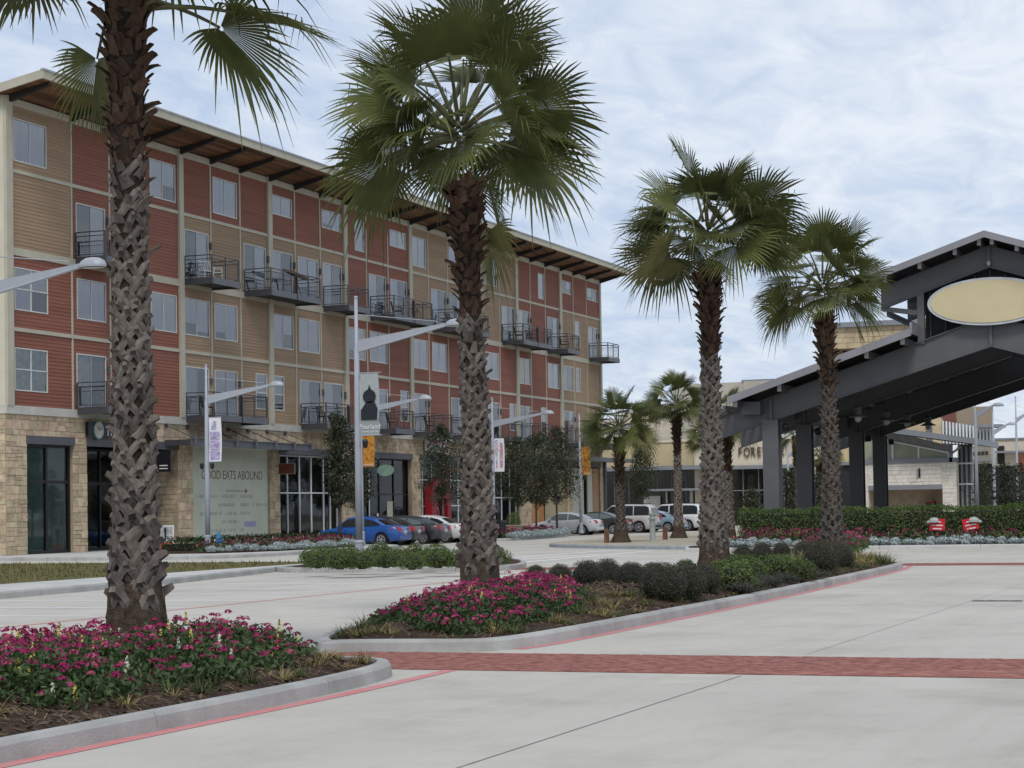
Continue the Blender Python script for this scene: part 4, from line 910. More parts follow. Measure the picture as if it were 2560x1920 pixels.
def tufts(key, zf, cond, n, label, group, seed, smin=.75, smax=1.25):
    r = random.Random(seed); poly = MOUND[key][0]; c = 0
    while c < n:
        p = in_poly(poly, r)
        if edge_dist(p, poly) < .25 or not cond(p[0], -p[1]): continue
        s_ = r.uniform(smin, smax); o = link('grass_tuft', TF[r.randrange(4)], None, None, (*p, zf(p)-.01), (0, 0, r.uniform(0, 6)), (s_, s_, s_)); tag(o, label, 'grass', group); c += 1
fp1 = lambda s, t: not pt_in((s, -t), FP1)
tufts('I1', z1f, lambda s, t: s > -59 and (t > 39.3 or s > -51) and not pt_in((s, -t), FP1), 34, 'tuft of green and straw-coloured grass in the mulch edge of the left bed', 'grass tufts of the left bed', 1, .6, 1.05)
tufts('I2', z2f, lambda s, t: s < -37 and not pt_in((s, -t), FP2), 62, 'tuft of green and straw-coloured grass at the near end of the middle bed', 'grass tufts at the near end of the middle bed', 2, .7, 1.2)
tufts('I2', z2f, lambda s, t: -22 < s < -16 and t > 37.6, 60, 'yellowing grass tuft at the far tip of the middle bed', 'grass tufts at the far tip of the middle bed', 3, 1.1, 1.9)
tufts('I2', z2f, lambda s, t: -37 < s < -22 and t > 39.3, 26, 'small grass tuft between shrubs and kerb of the middle bed', 'grass tufts along the kerb of the middle bed', 4, .6, 1.0)
# shrubs
def shrub_mesh(seed, n, leaf, rx=.5, rz=.42, spike=.06, core=.7):
    r = random.Random(seed); mb = MB(); ph = [r.uniform(0, 6) for _ in range(6)]
    for k in range(n):
        d = rvec(r); d.z = d.z if d.z > -.8 else -d.z
        lump = 1+(.4 if leaf < .02 else 1)*(.10*math.sin(3*math.atan2(d.y, d.x)+ph[0])+.08*math.sin(5*d.z+ph[1])+.07*math.sin(7*d.x+ph[2])*math.sin(6*d.y+ph[3]))
        f = r.uniform(.74, 1.0)**.6+(spike*r.random() if r.random() < .3 else 0); c = Vector((d.x*rx, d.y*rx, rz*.8+d.z*rz))*1.0; c = Vector((d.x*rx*lump*f, d.y*rx*lump*f, rz*.82+d.z*rz*lump*f))
        if c.z < .01: c.z = r.uniform(.01, .12)
        rq(mb, c, d+rvec(r)*.8, leaf*r.uniform(.6, 1.3), r, .8)
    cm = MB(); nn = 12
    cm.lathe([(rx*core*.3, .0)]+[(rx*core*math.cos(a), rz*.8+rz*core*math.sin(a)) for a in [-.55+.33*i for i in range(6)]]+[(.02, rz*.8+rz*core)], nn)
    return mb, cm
m_core = M('twig shade', (.02, .018, .013), .95, .3, 8)  # near-black solid cores inside plants; shade between the leaves put into colour
m_dk = fol('dark shrub leaf', (.088, .092, .052), (.038, .04, .024), .12, .12); m_gs = fol('green shrub leaf', (.125, .175, .045), (.055, .085, .024), .15, .2); m_gc = fol('groundcover leaf', (.075, .08, .055), (.03, .035, .022), .15, .1); m_hd = fol('hedge leaf', (.125, .18, .05), (.05, .085, .022), 0, .2, 3)
SHD = []
for k in range(3):
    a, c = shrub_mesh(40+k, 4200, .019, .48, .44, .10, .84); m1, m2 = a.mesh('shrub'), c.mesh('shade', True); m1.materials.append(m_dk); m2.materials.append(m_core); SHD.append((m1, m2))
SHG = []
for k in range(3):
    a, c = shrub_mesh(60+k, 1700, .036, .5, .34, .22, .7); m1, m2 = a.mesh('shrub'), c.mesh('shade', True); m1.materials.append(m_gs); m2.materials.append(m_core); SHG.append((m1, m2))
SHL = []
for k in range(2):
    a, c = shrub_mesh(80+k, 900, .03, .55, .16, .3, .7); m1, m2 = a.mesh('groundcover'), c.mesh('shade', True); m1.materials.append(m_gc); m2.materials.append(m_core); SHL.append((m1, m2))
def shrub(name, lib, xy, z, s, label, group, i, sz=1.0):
    m1, m2 = lib[i % len(lib)]; o = link(name, m1, None, None, (xy[0], xy[1], z), (0, 0, i*1.7), (s, s, s*sz)); tag(o, label, 'shrub', group); link('shade_core', m2, None, o); return o
for i, (u, v, s_, lb) in enumerate([(1469, 1478, 1.0, 'dark round shrub next to the magenta flowers of the middle bed'), (1518, 1468, .95, 'dark round shrub set behind its neighbours, second row of the middle bed'), (1579, 1483, .98, 'dark round shrub in the middle of the near shrub row'), (1632, 1465, .8, 'small dark shrub peeping out behind the near shrub row'),
        (1657, 1507, 1.12, 'biggest dark round shrub, nearest to the kerb'), (1716, 1500, 1.08, 'dark round shrub touching the biggest one on its right'), (1760, 1487, .95, 'dark round shrub just left of the palm foot'), (1400, 1470, .8, 'dark shrub half hidden behind the magenta flowers'), (1340, 1462, .7, 'small dark shrub behind the flowers near the middle palm'),
        (1858, 1412, .9, 'dark round shrub right of the palm foot, back row'), (1905, 1409, .95, 'brownish dark shrub in the back row, second from the palm foot'), (1955, 1404, .9, 'dark shrub in the back row before the pink flowers'), (2012, 1408, 1.0, 'dark round shrub at the right of the back row'), (2052, 1437, 1.25, 'large dark round shrub left of the straw grass'), (2100, 1425, 1.1, 'dark round shrub next to the straw grass at the bed end')]):
    p = gp(u, v-5, .2); shrub('round_shrub', SHD, (p.x, p.y), .17, s_*.72, lb, 'dark round shrubs of the middle bed', i)
for i, (u, v, s_) in enumerate([(1810, 1455, .8), (1838, 1475, .95), (1880, 1452, .8), (1870, 1435, .75), (1925, 1448, .9), (1975, 1445, .85), (2010, 1448, .7), (1950, 1428, .7), (1715, 1435, .6), (1830, 1432, .75)]):
    p = gp(u, v-3, .22); shrub('green_shrub', SHG, (p.x, p.y), .2, s_*.85, 'bright green spreading shrub, %s of the ten right of the palm foot' % ('nearest, first', 'second', 'third', 'fourth', 'fifth', 'sixth', 'seventh', 'eighth', 'ninth', 'tenth')[i], 'bright green shrubs of the middle bed', i)
for i, (u, v) in enumerate([(1880, 1482), (1920, 1475), (1960, 1466), (2000, 1460), (2035, 1455), (1900, 1470), (1985, 1453), (1850, 1490)]):
    p = gp(u, v-13, .2); shrub('low_groundcover', SHL, (p.x, p.y), .18, .62, 'low greyish groundcover along the kerb of the middle bed, %s from the near end' % ('first', 'second', 'third', 'fourth', 'fifth', 'sixth', 'seventh', 'eighth')[(1, 3, 5, 6, 7, 2, 4, 0).index(i)], 'groundcover plants along the kerb', i)
k = 0
for row, (v0, us) in enumerate(((1419, (795, 850, 905, 965, 1030, 1095, 1150)), (1411, (780, 830, 880, 935, 1000, 1060, 1110, 1240)), (1404, (810, 870, 950, 1040, 1090)))):
    for u in us:
        p = gp(u, v0+random.Random(u).uniform(-3, 3), .25); shrub('green_shrub', SHG, (p.x, p.y), .22, (.72 if row < 2 else .8)*(1+.12*math.sin(u)), 'leafy green shrub at the big street lamp, %s row, %s from the left' % (('front', 'middle', 'back')[row], ('first', 'second', 'third', 'fourth', 'fifth', 'sixth', 'seventh', 'eighth')[us.index(u)]), 'green shrubs round the big lamp', k); k += 1
# hedge and rows of the right-hand bed
def hedge(name, x0, x1, y0, y1, z0, z1, n, label, seed, leaf=.05, mat=None):
    r = random.Random(seed); mb = MB(); w_, l, h = x1-x0, y1-y0, z1-z0; A = (l*h, l*h*.4, w_*h*2, w_*l); T_ = sum(A)
    for k in range(n):
        x = r.random()*T_; wob = .07*math.sin(r.random()*6)
        if x < A[0]: c = Vector((x0+wob, r.uniform(y0, y1), r.uniform(z0, z1))); d = Vector((-1, 0, .2))
        elif x < A[0]+A[1]: c = Vector((x1+wob, r.uniform(y0, y1), r.uniform(z0, z1))); d = Vector((1, 0, .2))
        elif x < sum(A[:3]): c = Vector((r.uniform(x0, x1), (y0 if r.random() < .5 else y1)+wob, r.uniform(z0, z1))); d = Vector((0, 1 if c.y > (y0+y1)/2 else -1, .2))
        else: c = Vector((r.uniform(x0, x1), r.uniform(y0, y1), z1+.05*math.sin(c.y*2.3)+.1*r.random()**2)) if k else Vector((x0, y0, z1)); d = Vector((0, 0, 1))
        if c.z > z1-.12: c.x = min(max(c.x, x0+.08), x1-.08)
        c.z += .04*math.sin(c.y*1.7)+.03*math.sin(c.y*4.1); rq(mb, c+rvec(r)*.05, d+rvec(r)*.9, leaf*r.uniform(.6, 1.3), r, .8)
    o = build(name, mb, mat or m_hd, fix=False); tag(o, label, 'hedge'); build('shade_core', MB().box(x0+.12, x1-.12, y0+.12, y1-.12, z0, z1-.12), m_core, o, fix=False); return o
hedge('clipped_hedge', 8.2, 9.8, -50, -28.7, .14, 1.45, 42000, 'long clipped green hedge in front of the steel pavilion', 5, .042)
hedge('clipped_hedge', 26, 28, -58, -38, .14, 1.75, 9000, 'second hedge further back, right of the pale stone kiosk', 6, .07)
m_dm = fol('silver leaf', (.50, .56, .55), (.27, .32, .32), .1, .1)
DM = []
for k in range(3):
    a, c = shrub_mesh(90+k, 420, .05, .23, .17, .25, .8); q = a.mesh('silver_plant'); q.materials.append(m_dm); DM.append(q)
def silver(x, y, z, s_, label, group, i):
    o = link('silver_plant', DM[i % 3], None, None, (x, y, z), (0, 0, i*2.1), (s_, s_, s_)); tag(o, label, 'plant', group)
for i in range(44):
    t_ = 29.6+i*.42; sx = 3.6+.3*(t_-29.6)/1.0*.45 if t_ < 34.5 else 5.1+.12*(t_-34.5)
    silver(sx+.1*math.sin(i*3), -t_, .13, 1.0+.15*math.sin(i*7), 'silvery dusty miller plant in the edging row before the clipped hedge', 'silver edging row of the right-hand bed', i)
RF = S([(4.6, 29.5), (6.4, 34.8), (6.9, 40), (7.3, 50), (7.9, 50), (7.9, 29.2), (6, 28.8)])
flower_bed(RF, lambda p: .14, 900, 'strip of magenta and yellow flowers between silver plants and hedge', 8, .48, .05, (.72, .2, .06, .02), .09, 8)
tuf = [(7.6, t_) for t_ in (31.5, 33, 34.2, 36.5, 38.2, 39, 40.5, 43)]
for i, (x, t_) in enumerate(tuf): o = link('grass_tuft', TF[i % 4], None, None, (x, -t_, .14), (0, 0, i), (2.6, 2.6, 2.6)); tag(o, 'tall pale grass tuft standing against the clipped hedge', 'grass', 'grass tufts before the hedge')
# bed by the shopfronts
SBF = S([(1.0, 8.4), (2.2, 9.7), (7, 10.1), (12, 10.0), (14, 9.4), (13.8, 8.6), (7, 8.6), (2, 7.4)])
flower_bed(SBF, lambda p: .21, 620, 'magenta flowers dotted with white and yellow before the lettered poster', 9, .38, .05, (.74, .12, .05, .09), .09, 7)
hedge('low_hedge', 2.0, 16.2, -8.3, -5.9, .2, .62, 9000, 'low dark evergreen planting behind the flowers before the lettered poster', 10, .06, fol('low hedge leaf', (.045, .075, .022), (.018, .032, .01), 0))
for i in range(30):
    f = i/29; x = .9+12.5*f; t_ = 9.0+1.15*min(1, f*4)+(0 if f < .85 else -(f-.85)*4); silver(x, -t_-.05, .2, .85+.2*math.sin(i*5), 'silvery plant in the edging row before the lettered poster', 'silver edging row by the shopfronts', i)
SB2F = S([(32.2, 9.2), (36, 9.0), (42, 8.4), (45.4, 7.8), (45, 7.2), (40, 7.3), (33, 7.6)])
flower_bed(SB2F, lambda p: .13, 520, 'dark red flowers in the bed before the silver saloon car', 12, .45, .07, (.8, .15, .02, .03), .11, 7)
for i in range(40):
    f = i/39; silver(32.2+13.2*f, -(9.55-1.25*f*f-.3*f)-.05, .13, 1.1+.2*math.sin(i*5), 'silvery plant in the edging row before the silver saloon car', 'silver edging row by the silver saloon', i)
# street trees
def tree_mesh(seed, n, h0, H, w, leaf):
    r = random.Random(seed); tk = MB(); lf = MB()
    tk.tube([(0, 0, 0), (.02, .01, h0), (.0, .03, h0+(H-h0)*.4), (.02, 0, H*.92)], [.075, .06, .04, .012], 8)
    cl = []
    for k in range(22):
        f = (k+.5)/22; a = k*2.4; z = h0*.85+(H-h0)*(.06+.86*f); ww = w*(math.sin(PI*(.12+.80*f))**.8)*r.uniform(.35, 1.15); p = Vector((math.cos(a)*ww*.62, math.sin(a)*ww*.62, z+.25)); tk.tube([(0, .01, z-.35), p*.6+Vector((0, 0, z*.4-.05)), p], [.03, .018, .008], 5)
        cl.append((p, .2+.24*ww)); cl.append((p*.5+Vector((0, 0, z*.5+.2)), .24+.2*ww))
    for k in range(n):
        c, R_ = cl[r.randrange(len(cl))]; d = rvec(r); q = c+d*R_*r.random()**.45*1.05+Vector((0, 0, .05)); rq(lf, q, d+rvec(r), leaf*r.uniform(.6, 1.3), r, .8)
    return tk, lf
m_bark = M('street tree bark', (.14, .12, .1), .9, .25, 6, .5, 30); m_tl = fol('evergreen leaf', (.068, .08, .042), (.026, .032, .018), .1, .12)
def street_tree(xy, z, h0, H, w, n, label, seed, leaf=.075):
    o = empty('street_tree', (xy[0], xy[1], z), seed*1.3); tag(o, label, 'tree', 'young evergreen street trees'); tk, lf = tree_mesh(seed, int(n*.62), h0, H, w, leaf); build('trunk', tk, m_bark, o, True); build('crown', lf, m_tl, o, fix=False)
street_tree(on_y(850, -8.2), .2, 1.5, 6.2, 1.5, 11000, 'slender dark evergreen tree left of the big street lamp', 1)
street_tree(on_y(1108, -6.5), .15, 1.8, 6.4, 1.9, 9000, 'dark tree half hidden behind the middle palm, before the red doorway', 2)
street_tree(on_y(1293, -7.4), .15, 1.6, 5.8, 2.1, 10000, 'leftmost of the dark trees by the silver saloon', 3)
street_tree(on_y(1340, -6.8), .15, 1.6, 6.2, 2.5, 12000, 'wide dark tree behind the bonnet of the silver saloon', 4)
street_tree(on_y(1392, -7.2), .15, 1.8, 6.7, 2.6, 12000, 'tallest dark tree directly behind the silver saloon', 5)
street_tree(on_y(1605, -5.0), .15, 2.0, 5.8, 2.0, 8000, 'dark tree behind the short palm near the canopy post', 6)
street_tree(on_y(900, -5.0), .15, 1.6, 4.8, 1.7, 6000, 'dark tree just right of the big lamp pole under the oval sign', 7)
# ================================================================ street lamps
m_pole = M('silver grey paint', (.36, .38, .42), .45, .06, 1.5, spec=.5); m_lens = M('lamp lens', (.55, .56, .55), .3); m_fix = M('black fixture', (.012, .012, .013), .5)
def lamp(xy, z, label, H=7.65, arm=2.9, banner=None, flood=True, head=True):
    o = empty('street_lamp', (xy[0], xy[1], z)); tag(o, label, 'street lamp', 'silver street lamps')
    build('pole', MB().tube([(0, 0, .35), (0, 0, 3), (0, 0, H*.81), (0, 0, H*.815), (0, 0, H)], [.105, .095, .075, .055, .05], 12), m_pole, o, True)
    build('base_cover', MB().lathe([(.17, 0), (.17, .1), (.13, .16), (.125, .55), (.135, .57), (.135, .62), (.105, .66)], 14), m_pole, o)
    build('pole_cap', MB().lathe([(.06, H), (.06, H+.05), (.02, H+.08)], 10), m_pole, o)
    if head:
        za, zh = H*.82, H*.885
        build('arm', MB().add([(-.025, -.06, za-.17), (.025, -.06, za-.17), (.025, -.06, za+.17), (-.025, -.06, za+.17), (-.012, -arm, zh-.035), (.012, -arm, zh-.035), (.012, -arm, zh+.04), (-.012, -arm, zh+.04)], [(0, 1, 2, 3), (7, 6, 5, 4), (0, 4, 5, 1), (1, 5, 6, 2), (2, 6, 7, 3), (3, 7, 4, 0)]), m_pole, o)
        build('arm_tube', MB().tube([(0, -.06, za-.17), (0, -arm, zh-.04)], .032, 8), m_pole, o)
        build('tie_rod', MB().tube([(0, 0, H*.94), (0, -arm*.9, zh+.09)], .012, 5), m_pole, o)
        hd = MB(); 
        for ring, (q, zz) in enumerate(((1.0, 0), (1.0, .05), (.85, .13), (.5, .19), (.12, .205))):
            for j in range(14): t_ = 2*PI*j/14; hd.v.append((.17*q*math.cos(t_), -arm-.28+.33*q*math.sin(t_), zh-.06+zz))
        for i in range(4):
            for j in range(14): hd.f.append((i*14+j, i*14+(j+1) % 14, (i+1)*14+(j+1) % 14, (i+1)*14+j))
        hd.f += [tuple(range(56, 70)), tuple(reversed(range(14)))]
        h_ = build('lamp_head', hd, m_pole, o, False); build('lens', MB().add([(.14*math.cos(2*PI*j/14), -arm-.28+.27*math.sin(2*PI*j/14), zh-.075) for j in range(14)], [tuple(range(14))]), m_lens, h_)
    if flood:
        for y in (-.24, .24): build('floodlight', MB().lathe([(.06, 0), (.09, .14), (.09, .2), (.05, .26)], 8, (0, y, 3.35)), m_fix, o)
    if banner: banner(o)
    return o
def cloth(name, o, y0, y1, z0, z1, mat, bow=.05, x=0.0):
    mb = MB(); n = 8
    for k in range(n+1):
        f = k/n; bx = x+bow*math.sin(PI*f); mb.v += [(bx, -y0, z1+(z0-z1)*f), (bx*1.0, -y1-.02*math.sin(PI*f), z1+(z0-z1)*f)]
    mb.f = [(2*k, 2*k+1, 2*k+3, 2*k+2) for k in range(n)]
    return build(name, mb, mat, o, True, fix=False)
def ban_photos(o):
    b = cloth('banner', o, .1, .66, 2.45+1.2, 5.45, M('banner white', (.74, .73, .78), .8, .03, 3), .03)
    for k in range(2): pass
    m_pu = M('purple print', (.16, .1, .3), .8, .6, 6, col2=(.62, .56, .72), detail=8)
    for z0, z1 in ((3.72, 4.08), (4.14, 4.5), (4.58, 4.86)): build('printed_photo', MB().quad((-.03, -.16, z0), (-.03, -.6, z0), (-.03, -.6, z1), (-.03, -.16, z1)), m_pu, b, loc=(.02, 0, 0))
    for k in range(4): box('printed_line', m_pu, b, -.012, -.01, -.2-.03*k, -.45, 4.98+k*.09, 5.02+k*.09)
    for z in (3.65, 5.45): build('banner_rod', MB().tube([(0, 0, z), (0, -.7, z)], .015, 6), m_pole, o)
def ban_fig(o):
    b = cloth('banner', o, .1, .68, 4.15, 5.55, M('banner grey pattern', (.40, .43, .42), .8, .12, 9, col2=(.33, .36, .36)), .02)
    m_d = M('silhouette ink', (.02, .022, .03), .8)
    def fig(pts): return build('silhouette', MB().add([(-.022, -y, z) for y, z in pts], [tuple(range(len(pts)))]), m_d, b)
    fig([(.4+.21*math.cos(a), 4.86+.2*math.sin(a)) for a in [2*PI*k/18 for k in range(18)]]); fig([(.12, 4.17), (.64, 4.17), (.66, 4.5), (.55, 4.72), (.3, 4.7), (.12, 4.45)]); fig([(.35, 5.04), (.4, 5.2), (.46, 5.04)])
    b2 = cloth('name_banner', o, .1, .70, 3.72, 4.14, M('banner slate', (.30, .33, .33), .8, .05, 4), .01)
    text('lettering', 'Pearland', M('banner lettering', (.8, .8, .78), .7), b2, (-.015, -.4, 3.97), .2, FACE_CAM, .002); text('lettering', 'TOWN CENTER', M('banner lettering', (.8, .8, .78), .7), b2, (-.015, -.4, 3.82), .075, FACE_CAM, .002)
    for z in (3.72, 5.55): build('banner_rod', MB().tube([(0, 0, z), (0, -.78, z)], .015, 6), m_pole, o)
def ban_fall(o):
    b = cloth('banner', o, .1, .66, 3.6, 5.4, M('autumn print', (.33, .05, .015), .8, .5, 5.5, col2=(.55, .33, .04), detail=3), .03)
    text('lettering', 'Pearland', M('banner lettering', (.8, .8, .78), .7), b, (-.04, -.38, 3.7), .13, FACE_CAM, .002)
def ban_cook(o):
    b = cloth('banner', o, .1, .66, 3.6, 5.4, M('banner white', (.74, .73, .78), .8, .03, 3), .02)
    text('lettering', 'AMERICAN', M('lettering pink', (.5, .04, .12), .7), b, (-.03, -.5, 4.5), .27, (0, PI/2, PI), .002).rotation_euler = (PI, PI/2, 0)
    for k, (ch, c) in enumerate(zip('COOKIES', ((.03, .05, .3), (.6, .4, .15), (.5, .03, .05), (.03, .3, .15), (.55, .45, .2), (.04, .05, .3), (.5, .05, .08)))):
        text('lettering', ch, M('cookie letter %d' % k, c, .7), b, (-.03, -.24, 5.2-k*.22), .24, FACE_CAM, .002)
pA = on_y(-98, -22.4); lamp(pA, .15, 'street lamp whose arm reaches in from the left picture edge, pole out of view', 7.75, 3.1)
pB = on_y(519, -8.0); lamp(pB, .2, 'street lamp with white and purple photo banner before the lettered poster', 7.55, 2.95, ban_photos)
pC = on_y(897, -23.7); lamp(pC, .22, 'biggest street lamp, with the grey silhouette banner, in the shrub bed', 7.75, 2.9, ban_fig)
pD = on_y(904, -9.6); lamp(pD, .15, 'street lamp hidden behind the biggest one, with an orange leaf banner', 7.5, 2.95, ban_fall)
pE = on_y(1234, -9.0); lamp(pE, .15, 'street lamp with a white cookie banner right of the middle palm', 7.55, 2.95, ban_cook)
pF = on_y(1452, -7.8); lamp(pF, .15, 'street lamp with a red and yellow leaf banner behind the silver saloon', 7.4, 2.9, ban_fall)
for u, dep, lb, H in ((2443, 112, 'street lamp right of the pale stone kiosk', 8.0), (2487, 140, 'thin street lamp behind the small trees at the right edge', 8.0), (2545, 150, 'far street lamp at the right picture edge', 9.5), (1972, 150, 'grey street lamp seen under the pavilion before the store sign', 6.6)):
    p = at_depth(u, dep); lamp(p, 0, lb, H, 1.0, None, False)
# ================================================================ vehicles
m_tyre = M('tyre', (.018, .018, .019), .85, .1, 8); m_rim = M('alloy rim', (.5, .51, .52), .35, .05, 3, metal=.6); m_cg = M('car glass', (.022, .028, .032), .08, .1, 2, spec=.8); m_cgl = M('car glass light', (.15, .18, .185), .08, .1, 2, spec=.8)
m_tail = M('tail light', (.42, .012, .012), .3); m_headl = M('headlight', (.6, .62, .62), .2); m_blk = M('black trim', (.015, .015, .016), .6); m_plate = M('number plate', (.6, .6, .58), .5)
SEDAN = dict(L=4.55, W=1.78, wb=(-1.36, 1.32), R=.325, top=[(-2.27, .72), (-2.2, .9), (-2.05, .985), (-1.5, 1.0), (-.8, .965), (.2, .93), (1.0, .93), (1.35, .90), (1.9, .80), (2.15, .68), (2.27, .5)], roof=[(-1.62, .99), (-.95, 1.33), (-.45, 1.44), (.1, 1.46), (.5, 1.42), (1.18, .93)], win=((-1.35, -.82, .3, .78), ))
SUV = dict(L=5.0, W=1.98, wb=(-1.5, 1.45), R=.385, top=[(-2.5, .7), (-2.48, 1.0), (-2.42, 1.14), (-1.5, 1.14), (.8, 1.12), (1.3, 1.12), (2.1, 1.05), (2.4, .95), (2.5, .6)], roof=[(-2.44, 1.13), (-2.25, 1.72), (-2.0, 1.86), (-.5, 1.9), (.45, 1.86), (1.25, 1.12)], win=None)
def lerp_tab(tab, x):
    if x <= tab[0][0]: return tab[0][1]
    for (a, b), (c, d) in zip(tab[:-1], tab[1:]):
        if x <= c: return b+(d-b)*(x-a)/(c-a)
    return tab[-1][1]
CARM = {}
def car_meshes(key, P):
    L_, W_, R_ = P['L'], P['W'], P['R']; hw = W_/2; hl = L_/2; suv = key == 'SUV'
    xs = sorted({round(-hl+L_*k/56, 3) for k in range(57)}); body = MB(); n = 9
    for x in xs:
        zt = lerp_tab(P['top'], x); e = max(0, (abs(x)-hl+.55)/.55); w_ = hw*(1-.17*e*e); zb = .21+.10*e
        for wx in P['wb']:
            dx = abs(x-wx); A_ = R_+.055
            if dx < A_: zb = max(zb, R_+math.sqrt(A_*A_-dx*dx)*.98)
        zm = max(zb+.02, .30); zsh = max(zm+.02, zt-.10); zw = max(zm+.01, min(.62, zt-.16))
        row = [(0, zb), (w_*.90, zb), (w_*.985, max(zb+.005, .30)), (w_, zw), (w_*.985, zsh), (w_*.93, zt-.015), (w_*.6, zt+.008), (0, zt+.015)]
        full = [(x, y, z) for y, z in row]+[(x, -y, z) for y, z in reversed(row[1:-1])]; body.v += full
    m_ = 14
    for i in range(len(xs)-1):
        for j in range(m_): body.f.append((i*m_+j, i*m_+(j+1) % m_, (i+1)*m_+(j+1) % m_, (i+1)*m_+j))
    body.f += [tuple(range(m_)), tuple(reversed(range((len(xs)-1)*m_, len(xs)*m_)))]
    rf = P['roof']; x0, x1 = rf[0][0], rf[-1][0]; cab = MB(); N_ = 40; zmax = max(z for x, z in rf)
    def side_y(x, z):
        zb = lerp_tab(P['top'], x); f = (z-zb)/max(.05, zmax-zb); return hw*(.925-(.22 if not suv else .13)*max(0, f)**1.1)
    for k in range(N_+1):
        x = x0+(x1-x0)*k/N_; zt = lerp_tab(rf, x); zb = lerp_tab(P['top'], x)-.03; zt = max(zt, zb+.02)
        row = [(side_y(x, zb), zb), (side_y(x, zb+(zt-zb)*.5), zb+(zt-zb)*.5), (side_y(x, zt-.05), zt-.05), (side_y(x, zt)*.86, zt), (0, zt+.022)]
        cab.v += [(x, y, z) for y, z in row]+[(x, -y, z) for y, z in reversed(row[:-1])]
    for i in range(N_):
        for j in range(8): cab.f.append((i*9+j, i*9+j+1, (i+1)*9+j+1, (i+1)*9+j))
    def glass_side(sg, xa, xb):
        g_ = MB(); nn = 10
        for k in range(nn+1):
            x = xa+(xb-xa)*k/nn; zb = lerp_tab(P['top'], x)+.035; zt = min(lerp_tab(rf, x)-.085, zmax-.10); zt = max(zt, zb+.004)
            for z in (zb, (zb+zt)/2, zt): g_.v.append((x, sg*(side_y(x, z)+.008), z))
        for i in range(nn):
            for j in range(2): g_.f.append((i*3+j, i*3+j+1, (i+1)*3+j+1, (i+1)*3+j))
        return g_
    spans = [(-1.25, -.42), (-.36, .82)] if not suv else [(-2.2, -1.15), (-1.08, -.2), (-.12, .95)]
    gl = [(sg, glass_side(sg, a, b)) for sg in (-1, 1) for a, b in spans]
    def screen(pa, pb):
        g_ = MB(); f0, f1 = .1, .86; out = []
        for f in (f0, .5, f1):
            x = pa[0]+(pb[0]-pa[0])*f; z = lerp_tab(rf, x)+.012
            for q in (-.8, -.4, 0, .4, .8): out.append((x+(.012 if pb[0] < pa[0] else -.012), q*side_y(x, z), z+.02*(1-abs(q))))
        g_.v = out; g_.f = [(i*5+j, i*5+j+1, (i+1)*5+j+1, (i+1)*5+j) for i in range(2) for j in range(4)]; return g_
    scr = [screen(rf[-1], rf[-2]), screen(rf[0], rf[1])]
    CARM[key] = (body.mesh('body', True, True), cab.mesh('cabin', True, True), [(sg, g_.mesh('side_window', True, True)) for sg, g_ in gl], [q.mesh('windscreen', True, True) for q in scr])
    return CARM[key]
